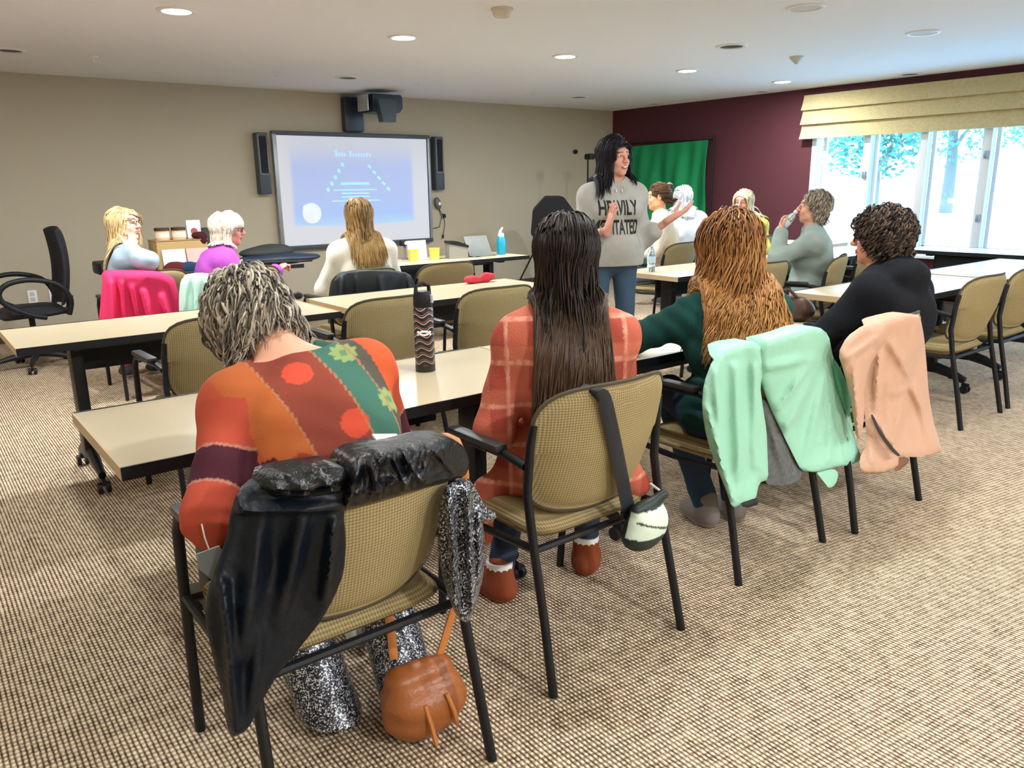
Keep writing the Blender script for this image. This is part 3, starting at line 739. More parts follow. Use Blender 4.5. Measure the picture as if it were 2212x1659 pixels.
class Field:
    def __init__(self, prims, h, fine=None, hf=None, post=None, mar=.03):
        lo = np.min([p[1] for p in prims if p[4] == '+'], 0)-mar; hi = np.max([p[2] for p in prims if p[4] == '+'], 0)+mar
        fine = fine or []
        self.ax = [axis_pts(lo[i], hi[i], h, [(f[0][i], f[1][i]) for f in fine], hf or h) for i in range(3)]
        sh = tuple(len(a) for a in self.ax); F = np.full(sh, .12, np.float32)
        for d, l, u, k, op in prims:
            m = max(.03, k*1.2)
            I = [slice(max(0, np.searchsorted(self.ax[i], l[i]-m)-1), np.searchsorted(self.ax[i], u[i]+m)+1) for i in range(3)]
            g = np.meshgrid(*[self.ax[i][I[i]] for i in range(3)], indexing='ij'); s = g[0].shape
            if 0 in s: continue
            v = d(np.stack([q.ravel() for q in g], 1)).reshape(s); f = F[tuple(I)]
            if op == '+':
                hh = np.maximum(k-np.abs(f-v), 0)/max(k, 1e-6); F[tuple(I)] = np.minimum(f, v)-hh*hh*k*.25
            else:
                hh = np.maximum(k-np.abs(f+v), 0)/max(k, 1e-6); F[tuple(I)] = np.maximum(f, -v)+hh*hh*k*.25
        self.F = F
        if post is not None:
            near = np.abs(F) < .06; ii = np.nonzero(near)
            P = np.stack([self.ax[i][ii[i]] for i in range(3)], 1)
            F[ii] = post(P, F[ii])
    def sample(self, P):
        idx = []; w = []; out = np.zeros(len(P), bool)
        for i in range(3):
            a = self.ax[i]; j = np.clip(np.searchsorted(a, P[:, i])-1, 0, len(a)-2); t = (P[:, i]-a[j])/(a[j+1]-a[j]); out |= (t < -.5) | (t > 1.5)
            idx.append(j); w.append(np.clip(t, 0, 1))
        v = 0
        for dx in (0, 1):
            for dy in (0, 1):
                for dz in (0, 1):
                    ww = (w[0] if dx else 1-w[0])*(w[1] if dy else 1-w[1])*(w[2] if dz else 1-w[2])
                    v = v+ww*self.F[idx[0]+dx, idx[1]+dy, idx[2]+dz]
        return np.where(out, .12, v)
    def grad(self, P, e=.006):
        g = np.stack([self.sample(P+np.eye(3)[i]*e)-self.sample(P-np.eye(3)[i]*e) for i in range(3)], 1)
        return g/np.maximum(np.linalg.norm(g, axis=1, keepdims=True), 1e-9)
    def mesh(self):
        F = self.F; S = F < 0
        c = np.zeros(tuple(n-1 for n in F.shape), np.int8)
        offs = [(i, j, k) for i in (0, 1) for j in (0, 1) for k in (0, 1)]
        for i, j, k in offs: c += S[i:F.shape[0]-1+i, j:F.shape[1]-1+j, k:F.shape[2]-1+k]
        act = np.nonzero((c > 0) & (c < 8)); n = len(act[0])
        ids = np.full(c.shape, -1, np.int64); ids[act] = np.arange(n)
        B = np.stack(act, 1); acc = np.zeros((n, 3)); cnt = np.zeros(n)
        vals = {o: F[act[0]+o[0], act[1]+o[1], act[2]+o[2]] for o in offs}
        X = {o: np.stack([self.ax[i][B[:, i]+o[i]] for i in range(3)], 1) for o in offs}
        for o in offs:
            for axn in range(3):
                if o[axn]: continue
                q = list(o); q[axn] = 1; q = tuple(q); a, b = vals[o], vals[q]; m = (a < 0) != (b < 0)
                t = np.where(m, a/np.where(m, a-b, 1), 0)
                acc += np.where(m[:, None], X[o]+(X[q]-X[o])*t[:, None], 0); cnt += m
        V = acc/np.maximum(cnt, 1)[:, None]
        Q = []
        for axn in range(3):
            u, v = (axn+1) % 3, (axn+2) % 3
            sl0 = [slice(None)]*3; sl1 = [slice(None)]*3; sl0[axn] = slice(0, -1); sl1[axn] = slice(1, None)
            a, b = S[tuple(sl0)], S[tuple(sl1)]; e = np.stack(np.nonzero(a != b), 1)
            e = e[(e[:, u] > 0) & (e[:, v] > 0) & (e[:, u] < F.shape[u]-1) & (e[:, v] < F.shape[v]-1)]
            flip = a[tuple(e.T)]
            def cell(du, dv):
                q = e.copy(); q[:, u] -= du; q[:, v] -= dv; return ids[tuple(q.T)]
            qd = np.stack([cell(1, 1), cell(0, 1), cell(0, 0), cell(1, 0)], 1)
            qd = np.where(flip[:, None], qd, qd[:, ::-1]); Q.append(qd)
        Q = np.concatenate(Q); Q = Q[(Q >= 0).all(1)]
        return V, Q
def wob(P, f, seed=0):
    """cheap smooth 3-D noise, about -1..1"""
    r = np.random.default_rng(seed); s = 0
    for i in range(5):
        k = unit(r.normal(size=3))*f*(.7+.25*i); k2 = unit(r.normal(size=3))*f*.6
        s = s+np.sin(P@k+r.uniform(0, 6)+1.3*np.sin(P@k2+r.uniform(0, 6)))/(1+.35*i)
    return s/2.4
def rotz(a): c, s = math.cos(a), math.sin(a); return np.array([[c, -s, 0], [s, c, 0], [0, 0, 1]])
def rotx(a): c, s = math.cos(a), math.sin(a); return np.array([[1, 0, 0], [0, c, -s], [0, s, c]])
def roty(a): c, s = math.cos(a), math.sin(a); return np.array([[c, 0, s], [0, 1, 0], [-s, 0, c]])
D2R = PI/180

# ------------------------------------------------------------------ the human figure
class Fig:
    """joints in the person's own frame: x right, y forward, z up, origin on the floor below the pelvis"""
    def __init__(s, lean=0, roll=0, twist=0, pel=.56, size=1., width=1., head=(0, 0, 0), seated=True, slouch=0., neckfwd=.02, torso=.50, shoulder=.172):
        s.size, s.width = size, width
        s.pel = A(0, 0, pel)
        l, r = lean*D2R, roll*D2R
        up = unit(A(math.sin(r), math.sin(l), math.cos(l)*math.cos(r)))
        s.neck = s.pel+up*torso*size
        s.mid = (s.pel+s.neck)/2+A(0, -slouch, 0)
        s.chest = s.pel+(s.neck-s.pel)*.66+A(0, -slouch*.7, 0)
        s.up2 = unit(s.neck-s.chest)
        tw = twist*D2R
        rt = A(math.cos(tw), math.sin(tw), 0); rt = unit(rt-s.up2*(rt@s.up2)); s.rt = rt; s.fw = np.cross(s.up2, rt)
        s.sh = {q: s.neck-s.up2*.072*size+rt*q*shoulder*size*width**.6 for q in (-1, 1)}
        hy, hp, hr = [a*D2R for a in head]
        s.HR = rotz(hy)@rotx(-hp)@roty(hr)
        s.hbase = s.neck+s.up2*.035*size+s.fw*neckfwd
        s.head = s.hbase+s.HR@A(0, .012, .135)*size
        s.hip = {q: s.pel+A(q*.095*width, .0, -.02) for q in (-1, 1)}
        if seated:
            s.knee = {q: A(q*.12, .40, .52) for q in (-1, 1)}; s.ank = {q: A(q*.11, .40, .09) for q in (-1, 1)}
        else:
            s.knee = {q: A(q*.10, .02, pel*.53) for q in (-1, 1)}; s.ank = {q: A(q*.10, -.02, .09) for q in (-1, 1)}
        s.foot = {q: unit(A(q*.15, 1, 0)) for q in (-1, 1)}
        s.elb = {}; s.wri = {}; s.hand = {}
    def arm(s, q, elb, wri, hd=None, palm=None, curl=.35, spread=1., thumb=1.):
        """elbow and wrist targets, kept to arm lengths; hd = finger direction, palm = palm normal"""
        e = s.sh[q]+unit(A(*elb)-s.sh[q])*.285*s.size; w = e+unit(A(*wri)-e)*.245*s.size
        s.elb[q], s.wri[q] = e, w
        d = unit(A(*hd)) if hd is not None else unit(w-e)
        n = unit(A(*palm)) if palm is not None else A(0, 0, -1); n = unit(n-d*(n@d))
        s.hand[q] = (d, n, curl, spread, thumb)
    def H(s, *p): return s.head+s.HR@(A(*p)*s.size)
    def head_prims(s, ears=True):
        H, R, z = s.H, s.HR, s.size
        E = lambda c, r, k=.02, op='+': el(H(*c), A(*r)*z, R, k, op)
        p = [E((0, -.014, .030), (.074, .094, .082)), E((0, .030, -.045), (.057, .060, .070), .03), E((0, .064, -.098), (.022, .018, .016), .03)]
        for q in (-1, 1):
            p += [E((q*.036, .060, -.034), (.024, .022, .022), .02), E((q*.045, .02, -.075), (.018, .03, .02), .03)]
        p += [rc(H(-.032, .079, .030), H(.032, .079, .030), .012*z, .012*z, .02)]
        for q in (-1, 1): p += [E((q*.031, .097, .008), (.0165, .014, .0115), .012, '-')]
        for q in (-1, 1): p += [rc(H(q*.017, .086, .014), H(q*.045, .078, .013), .0055*z, .0045*z, .008)]
        p += [rc(H(0, .088, .014), H(0, .112, -.026), .0075*z, .0115*z, .014)]
        for q in (-1, 1): p += [E((q*.011, .100, -.030), (.0085, .010, .008), .008)]
        p += [E((0, .090, -.0565), (.023, .010, .0058), .008), E((0, .087, -.0675), (.020, .011, .0072), .008), E((0, .104, -.0622), (.022, .011, .0014), .004, '-')]
        if ears:
            for q in (-1, 1):
                p += [E((q*.077, -.008, -.006), (.009, .019, .031), .008), E((q*.088, -.004, -.004), (.006, .010, .018), .006, '-')]
        p += [rc(H(0, -.018, -.06), s.hbase-s.up2*.05, .050*z, .056*z, .03)]
        return p
    def hand_prims(s, q):
        W = s.wri[q]; d, n, curl, sp, th = s.hand[q]; z = s.size*.96
        t = np.cross(d, n)*1.; t = t if (q == 1) == (True) else -t      # thumb side
        if s.flip.get(q): t = -t
        R = np.stack([t, d, n], 1)
        p = [el(W+d*.052*z, A(.041, .055, .0155)*z, R, .012), rc(W-d*.03, W+d*.02, .025*z, .026*z, .02, (n, .75))]
        for i, (off, ln) in enumerate(((.031, .070), (.0105, .079), (-.0105, .073), (-.030, .057))):
            a = W+d*(.090-.004*abs(i-1.3))*z+t*off*z; dd = unit(d+t*(off*4.2*sp)); ang = 0
            for j, fr in enumerate((.46, .31, .25)):
                ang += curl*(.8+.25*i*.5)*(1. if j else .8)
                v = dd*math.cos(ang)+n*math.sin(ang); b = a+v*ln*fr*z*1.05
                r0 = (.0092-.0008*j)*z*(1 if i < 3 else .88); p.append(rc(a, b, r0, r0-.0007, .005)); a = b
        a = W+d*.022*z+t*.030*z+n*.006; v1 = unit(d*.62+t*.75*th+n*.30); b = a+v1*.044*z; v2 = unit(d*.85+t*.40*th+n*(.25+curl*.5)); c = b+v2*.030*z; e = c+unit(v2+n*curl*.4)*.025*z
        p += [rc(a, b, .0145*z, .0112*z, .012), rc(b, c, .0108*z, .0096*z, .006), rc(c, e, .0094*z, .0078*z, .005)]
        return p
    flip = {}
    def torso_prims(s, g=0., bust=.0, belly=0., k=.05):
        w, z = s.width, s.size; fl = lambda f: (s.fw, f)
        hw = .115*w
        p = [rc(s.pel-s.rt*.075*w, s.pel+s.rt*.075*w, hw+g, hw+g, k, (A(0, 1, 0), .95)),
             rc(s.mid-s.rt*.055*w, s.mid+s.rt*.055*w, .098*w*z+g, .098*w*z+g, k, fl(1.0)),
             rc(s.chest-s.rt*.060*w, s.chest+s.rt*.060*w, .105*w*z+g, .105*w*z+g, k, fl(1.0)),
             rc(s.pel, s.chest, .11*w+g, .10*w*z+g, k, fl(.95)),
             rc(s.sh[-1]*.92+s.neck*.08-s.up2*.02, s.sh[1]*.92+s.neck*.08-s.up2*.02, .056*z+g, .056*z+g, k, fl(1.05)),
             rc(s.chest+s.up2*.05, s.neck-s.up2*.04, .09*z+g, .06*z+g, k, fl(.9))]
        for q in (-1, 1): p.append(rc(s.hbase-s.up2*.02+s.rt*q*.02, s.sh[q], .040*z+g*.6, .050*z+g, k))
        if bust:
            for q in (-1, 1): p.append(el(s.chest+s.fw*(.075*w)+s.rt*q*.075*w, A(.07, .06+bust*.3, .065)+g, None, k))
        if belly: p.append(el((s.pel+s.mid)/2+s.fw*(.07+belly), A(.13*w, .07, .12)+g, None, k))
        return p
    def arm_prims(s, q, g=0., end=1., k=.03, cuff=0.):
        z = s.size
        p = [rc(s.sh[q], s.elb[q], .049*z*s.width**.5+g, .039*z+g, k), rc(s.elb[q], s.elb[q]+(s.wri[q]-s.elb[q])*end, .039*z+g, (.027 if end > .9 else .033)*z+g+cuff, k)]
        return p
    def leg_prims(s, q, g=0., end=1., flare=0., k=.03):
        w = s.width**.7; sh = s.ank[q]-s.knee[q]
        return [rc(s.hip[q], s.knee[q], .085*w+g, .056*w+g, k), rc(s.knee[q], s.knee[q]+sh*end, .054*w+g, .040+g+flare, k)]
    def foot_prims(s, q, g=0.):
        a = s.ank[q]; f = s.foot[q]; zf = A(a[0], a[1], 0); f = unit(f)
        R = np.stack([np.cross(f, A(0, 0, 1)), f, A(0, 0, 1)], 1); ah = a[2]-.09
        b = a-A(0, 0, .055)
        return [rc(a+A(0, 0, .02), b, .036+g, .036+g, .02), el(b-f*.02+A(0, 0, .01), A(.034, .045, .035)+g, R, .02), el(b+f*.085-A(0, 0, .008), A(.042, .085, .026)+g, R, .025), el(b+f*.04+A(0, 0, .008), A(.035, .07, .032)+g, R, .03)]
    def down(s, names=None): pass

SKINM = vmat('skin', .5, .35, sub=.06)
HAIRM = vmat('hair', .45, .28)
CLOTHM = vmat('printed_cloth', .85, .2, bump=(260, .12))
SOFTM = vmat('knit_cloth', .9, .15, bump=(180, .25))
def sequin():
    m, t, b = _nt('dark_silver_sequins'); N, L = t.nodes, t.links
    tc = N.new('ShaderNodeTexCoord'); vo = N.new('ShaderNodeTexVoronoi'); vo.inputs['Scale'].default_value = 330; L.new(tc.outputs['Object'], vo.inputs['Vector'])
    sp = N.new('ShaderNodeSeparateColor'); L.new(vo.outputs['Color'], sp.inputs[0])
    cr = N.new('ShaderNodeValToRGB'); e = cr.color_ramp.elements; e[0].position = .25; e[0].color = (.004, .005, .010, 1); e[1].position = .95; e[1].color = (.75, .76, .80, 1)
    k = e.new(.62); k.color = (.03, .035, .055, 1)
    L.new(sp.outputs[0], cr.inputs[0]); L.new(cr.outputs[0], b.inputs['Base Color'])
    b.inputs['Roughness'].default_value = .3; b.inputs['Metallic'].default_value = .35
    bp = N.new('ShaderNodeBump'); bp.inputs['Strength'].default_value = .9; bp.inputs['Distance'].default_value = .004
    L.new(sp.outputs[1], bp.inputs['Height']); L.new(bp.outputs['Normal'], b.inputs['Normal'])
    return m
SEQUIN = sequin()
def body_mesh(fig, parent, skin, lips=None, h=.009, hf=.0042, brow=None, hands=(-1, 1), legs=True, teeth=False):
    z = fig.size
    pr = fig.head_prims()+fig.torso_prims(-.012)
    fine = [(fig.head-.135*z, fig.head+.13*z)]
    for q in (-1, 1):
        if q in fig.elb:
            pr += fig.arm_prims(q, -.006)
            pr += fig.hand_prims(q)
            if q in hands:
                c = fig.wri[q]+fig.hand[q][0]*.09*z; fine.append((c-.115*z, c+.115*z))
        if legs: pr += fig.leg_prims(q, -.010)+fig.foot_prims(q, -.008)
    F = Field(pr, h, fine, hf); V, Q = F.mesh()
    L = ((V-fig.head)@fig.HR)/z
    cols = np.tile(np.array(skin), (len(V), 1))
    n = wob(L, 28, 3)[:, None]; cols = cols*(1+.04*n)
    def blend(mask, c, a): cols[:] = cols*(1-(mask*a)[:, None])+np.array(c)*(mask*a)[:, None]
    g = lambda c, r: np.exp(-(((L-A(*c))/A(*r))**2).sum(1))
    sk = np.array(skin); red = sk*A(1.0, .68, .66)
    for q in (-1, 1):
        blend(g((q*.037, .07, -.035), (.02, .03, .018)), red, .45)
        blend(np.exp(-(((L[:, 2]-.0285-.10*(.034-np.abs(L[:, 0]))*(np.abs(L[:, 0]) > .034))/.0045)**2))*((L[:, 0]*q > .012) & (L[:, 0]*q < .05) & (L[:, 1] > .05)), brow if brow is not None else sk*.3, .8)
        blend(g((q*.08, -.005, -.006), (.02, .03, .03)), red, .3)
    blend(g((0, .11, -.03), (.012, .015, .012)), red, .4)
    lp = lips if lips is not None else sk*A(.75, .42, .42)
    m = (np.abs(L[:, 2]+.0622) < .0125*(1-(L[:, 0]/.026)**2).clip(0)) & (L[:, 1] > .07)
    cols[m] = np.array(lp)
    if teeth:
        m = (np.abs(L[:, 2]+.0605-.006*(L[:, 0]/.02)**2) < .0058*(1-(L[:, 0]/.022)**2).clip(0)) & (L[:, 1] > .07); cols[m] = (.75, .72, .66)
    o = mk_np('body', V, Q, SKINM, parent, cols)
    return o, F
def eyes(fig, parent, iris=(.08, .05, .03), white=(.7, .68, .65)):
    for q in (-1, 1):
        m = MB(); c = fig.H(q*.031, .0765, .0075); d = unit(fig.HR@A(0, 1, -.05)); r = .0122*fig.size
        m.sph(c, r, 8); e = m.build('eye', mat('eye_white', white, .25), parent)
        M3 = Matrix([list(x) for x in np.stack([fig.HR[:, 0], fig.HR[:, 2], d], 1)]).to_4x4()
        MB().lathe([(.001, r*.995), (.0060*fig.size, r*.90), (.0052*fig.size, r*.88), (.001, r*.9)], c, 14, M3).build('iris', mat('iris_%d' % int(iris[0]*1000), iris, .2), e)
def glasses(fig, parent, col=(.02, .015, .015), w=.024, hgt=.017):
    m = MB(); H = fig.H
    for q in (-1, 1):
        pts = [H(q*.034+w*math.copysign(abs(math.cos(a*PI/10))**.7, math.cos(a*PI/10)), .104-.25*abs(q*.034+w*math.cos(a*PI/10))**1.4*2, .006+hgt*math.copysign(abs(math.sin(a*PI/10))**.7, math.sin(a*PI/10))) for a in range(21)]
        m.tube(pts, .0022, 6, cap=False)
        m.tube([H(q*.058, .094, .012), H(q*.078, .06, .012), H(q*.083, .0, .010), H(q*.082, -.02, -.004)], .002, 6)
    m.tube([H(-.011, .106, .009), H(0, .110, .012), H(.011, .106, .009)], .002, 6)
    return m.build('eyeglasses', mat('dark_glasses_frame', col, .3), parent)
def cloth_part(name, prims, parent, colfn, fold=(.004, 40, 1), h=.0075, m=None, cuts=(), seed=1, fine=None, hf=None, extra=None, fields=None):
    """garment: blended prims, cut by (point, normal) half-spaces and sculpted with folds"""
    def post(P, f):
        a, fr, aniso = fold
        Q = P*A(1, 1, aniso); f = f-a*wob(Q, fr, seed)-a*.5*wob(Q, fr*2.1, seed+5)
        if extra is not None: f = f-extra(P)
        for p, n in cuts: f = np.maximum(f, (P-p)@n)
        return f
    F = Field(prims, h, fine, hf, post=post); V, Q = F.mesh()
    o = mk_np(name, V, Q, m or CLOTHM, parent, colfn(V) if callable(colfn) else np.tile(np.array(colfn), (len(V), 1)))
    if fields is not None: fields.append(F)
    return o, F
def shoes(fig, parent, col, sole=(.6, .6, .58), name='shoe', g=.008):
    for q in (-1, 1):
        pr = fig.foot_prims(q, g)
        V, Q = Field(pr, .007, post=lambda P, f: np.maximum(f, .004-P[:, 2])).mesh()
        base = fig.ank[q][2]-.09
        c = np.tile(np.array(col), (len(V), 1)); c[V[:, 2] < base+.022] = sole
        mk_np(name, V, Q, CLOTHM, parent, c)

# ------------------------------------------------------------------ hair
def hair(fig, parent, n, length, cols, part=(0, .05, .11), r=.0035, curl=(.0, 6, .0), layer=(.004, .022), droop=.35, body=None, tip=None, roots=None, steps=16, seed=1, sides=3, face=.05, bias=(0, 0, 0), cap=.006, name='hair', nape=-.075, mod=None, lenfn=None, capcol=None, front=.085, dirfn=None, bangs=False, wid=None, tn_=.05, adh=.45, wavy=False, lnr=(.86, 1.06)):
    """tapered locks grown from the scalp, combed from the parting, settling on head and shoulders"""
    g = np.random.default_rng(seed); z = fig.size
    # scalp roots in head space
    R0 = A(.075, .095, .083); C0 = A(0, -.014, .030)
    pts = []
    while len(pts) < n:
        v = unit(g.normal(size=3)); p = C0+v*R0
        hl = front-.9*max(0, .075-p[2]) if abs(p[0]) < .2 else 0          # hairline
        lim = .055+.5*max(0, p[2]-.06)
        if p[1] > face and p[2] < .072: continue
        if p[1] > .015 and p[2] < .02+.4*(p[1]-.015)+face*.1: continue
        if p[2] < nape: continue
        if p[2] < -.02 and p[1] > -.02: continue
        if roots is not None and not roots(p): continue
        pts.append(p)
    p = np.array(pts); nrm = (p-C0)/R0**2; nrm /= np.linalg.norm(nrm, axis=1, keepdims=True)
    pp = A(*part); away = p-pp
    away[:, 1] *= .55
    if not bangs: away[:, 1] = -np.abs(away[:, 1])-.012
    d = away-nrm*(away*nrm).sum(1, keepdims=True); d /= np.maximum(np.linalg.norm(d, axis=1, keepdims=True), 1e-6)
    W = fig.head+(p*z)@fig.HR.T; N = nrm@fig.HR.T; d = d@fig.HR.T
    if dirfn is not None: d = dirfn(p, W, N, d)
    lay = g.uniform(layer[0], layer[1], n)*(1 if mod is None else 1)
    ln = length*g.uniform(lnr[0], lnr[1], n)
    if lenfn is not None: ln = ln*lenfn(p)
    ds = ln/steps; path = [W.copy()]; pos = W+N*.002; dv = d+N*.12; dv /= np.linalg.norm(dv, axis=1, keepdims=True)
    dwn = A(*bias)+A(0, 0, -1)
    tn = g.normal(size=(n, 3))*tn_
    for i in range(steps):
        gmix = min(1., droop*(.25+i/steps*2.2))
        dv = dv*(1-gmix*.6)+(dwn+tn)*gmix*.6; dv /= np.linalg.norm(dv, axis=1, keepdims=True)
        new = pos+dv*ds[:, None]
        for it in range(2):
            Lc = ((new-fig.head)@fig.HR)/z; q = (Lc-C0)/(R0+.001); k0 = np.linalg.norm(q, axis=1); dist = (k0-1)*.085*z
            want = np.minimum(lay, .003+lay*(i+1)/4)
            gn = ((Lc-C0)/R0**2)@fig.HR.T; gn /= np.maximum(np.linalg.norm(gn, axis=1, keepdims=True), 1e-9)
            stick = np.where((Lc[:, 2] > -.03) & (dist > want), .75, 0.)*adh
            new = new+gn*(np.maximum(want-dist, 0)-stick*np.maximum(dist-want, 0))[:, None]
            if not bangs:                      # keep the face clear
                Lc = ((new-fig.head)@fig.HR)/z; m = (Lc[:, 1] > .022) & (Lc[:, 2] < .062)
                mx = .060+.012*(Lc[:, 2] < -.02); sx = np.where(p[:, 0] >= part[0], 1., -1.)
                push = np.where(m, np.maximum(mx-Lc[:, 0]*sx, 0)*sx, 0); new = new+push[:, None]*fig.HR[:, 0]*z
            if wid is not None:                # hair gathers as it falls
                uu = (new-fig.head)@fig.rt; dz = np.clip((fig.head[2]+.02-new[:, 2])/.12, 0, 1)
                wl = wid[0]+(wid[1]-wid[0])*np.clip((fig.head[2]-new[:, 2])/max(length-.1, .05), 0, 1)
                tgt = np.sign(uu)*np.minimum(np.abs(uu), wl); new = new+((tgt-uu)*.35*dz)[:, None]*fig.rt
            if body is not None:
                for Fb in body:
                    s_ = Fb.sample(new); m = s_ < lay*.8+.004
                    if m.any(): new[m] += Fb.grad(new[m])*np.maximum(lay[m]*.8+.004-s_[m], 0)[:, None]
        dv = new-pos; dv /= np.maximum(np.linalg.norm(dv, axis=1, keepdims=True), 1e-9); pos = new; path.append(pos.copy())
    T = np.stack(path, 1)                          # n, steps+1, 3
    t = np.linspace(0, 1, steps+1)
    if curl[0] or curl[2]:
        a1 = g.normal(size=(n, 3)); a1 /= np.linalg.norm(a1, axis=1, keepdims=True); ph = (g.uniform(0, 6.28, (n, 1)) if not wavy else 7*wob(p, 16, seed)[:, None]+g.uniform(-.5, .5, (n, 1)))
        if wavy: a1 = np.tile(fig.fw, (n, 1))+a1*.3; a1 /= np.linalg.norm(a1, axis=1, keepdims=True)
        tang = np.gradient(T, axis=1); tang /= np.maximum(np.linalg.norm(tang, axis=2, keepdims=True), 1e-9)
        u = np.cross(tang, a1[:, None, :]); u /= np.maximum(np.linalg.norm(u, axis=2, keepdims=True), 1e-9); w = np.cross(tang, u)
        ang = ph+2*PI*curl[1]*t*ln[:, None]/max(length, 1e-6)
        amp = (curl[0]*np.minimum(1, t*2.2))[None, :]
        T = T+u*(np.cos(ang)*amp)[:, :, None]+w*(np.sin(ang)*amp)[:, :, None]
    if mod is not None: T = mod(T, t)
    tang = np.gradient(T, axis=1); tang /= np.maximum(np.linalg.norm(tang, axis=2, keepdims=True), 1e-9)
    up0 = np.zeros_like(tang); up0[:] = A(.31, .52, .79)
    u = np.cross(tang, up0); u /= np.maximum(np.linalg.norm(u, axis=2, keepdims=True), 1e-9); w = np.cross(tang, u)
    rad = r*g.uniform(.7, 1.3, (n, 1))*(.55+.9*np.sin(PI*np.clip(t*.9+.08, 0, 1)))[None, :]*np.where(t > .97, .35, 1)[None, :]
    ring = []
    for k in range(sides):
        a = 2*PI*k/sides; ring.append(T+(u*math.cos(a)+w*math.sin(a))*rad[:, :, None])
    V = np.stack(ring, 2).reshape(-1, 3)           # n, steps+1, sides
    S1 = steps+1; base = (np.arange(n)*S1*sides)[:, None, None]; st = (np.arange(steps)*sides)[None, :, None]; kk = np.arange(sides)[None, None, :]; k2 = (kk+1) % sides
    Q = np.stack([base+st+kk, base+st+k2, base+st+sides+k2, base+st+sides+kk], -1).reshape(-1, 4)
    cols = [np.array(c) for c in cols]; cw = g.uniform(0, 1, n)
    ci = np.clip((cw*len(cols)).astype(int), 0, len(cols)-1); cj = np.clip(ci+1, 0, len(cols)-1); fr = g.uniform(0, .6, (n, 1))
    ca = np.array(cols); c0 = ca[ci]*(1-fr)+ca[cj]*fr
    c = np.repeat(c0[:, None, :], S1, 1)
    if tip is not None:
        k = (np.clip((t-.35)/.5, 0, 1)*.85)[None, :, None]*g.uniform(.5, 1, (n, 1, 1)); c = c*(1-k)+np.array(tip)*k
    C = np.repeat(c[:, :, None, :], sides, 2).reshape(-1, 3)
    # scalp cap so that no skin shows between the locks
    if cap:
        E = el(fig.H(*C0), (R0+cap)*z, fig.HR)
        def post(P, f):
            L = ((P-fig.head)@fig.HR)/z; y, zz = L[:, 1], L[:, 2]
            keep = np.minimum(face+.006-y+np.maximum(0, zz-.055)*3., (zz-nape)+.0)
            k2_ = (zz-.02-.5*(y-.012))+np.maximum(0, .005-y)*6
            keep = np.minimum(keep, np.minimum(k2_+.03, .2)*1.)
            return np.maximum(f, -keep*.8)
        Fc = Field([E], .006*z, post=post); Vc, Qc = Fc.mesh()
        cc = np.tile(np.array(capcol if capcol is not None else np.mean(ca, 0)*.8), (len(Vc), 1))
        Q = np.concatenate([Q, Qc+len(V)]); V = np.concatenate([V, Vc]); C = np.concatenate([C, cc])
    return mk_np(name, V, Q, HAIRM, parent, C)
# ------------------------------------------------------------------ people
def root(x, y, yaw, label):
    return thing('person', (x, y, 0), label, 'person', None, yaw*D2R)
S1 = A(*sr(226, 170, 142)); S2 = A(*sr(208, 150, 122)); S3 = A(*sr(232, 182, 158))
def top_prims(f, g, arm_end=.97, cuff=0., bust=.06, belly=0., k=.05):
    p = f.torso_prims(g, bust, belly, k)
    for q in f.elb: p += f.arm_prims(q, g*.9, arm_end, .035, cuff)
    return p
def necks(f, drop=.0, r=.062):
    """neck opening carved out of a garment"""
    return el(f.hbase+f.up2*.03+f.fw*.012, (r, r, .075+drop), np.stack([f.rt, f.fw, f.up2], 1), .012, '-')
def hem(f, z=.03, tilt=0.): return (f.pel-f.up2*z, -unit(f.up2+f.fw*tilt))
def pants(f, parent, col, g=.006, flare=0., end=.97, seed=2, m=None, cut=None):
    pr = f.torso_prims(g-.004)[:1]
    for q in (-1, 1): pr += f.leg_prims(q, g, end, flare)
    pr = [(d, l, u, k, o) for d, l, u, k, o in pr]
    return cloth_part('trousers', pr, parent, col, (.003, 45, .6), .009, m or CLOTHM, [(f.pel+A(0, 0, .09), A(0, 0, 1.))]+([(A(0, 0, cut), A(0, 0, -1.))] if cut else []), seed)

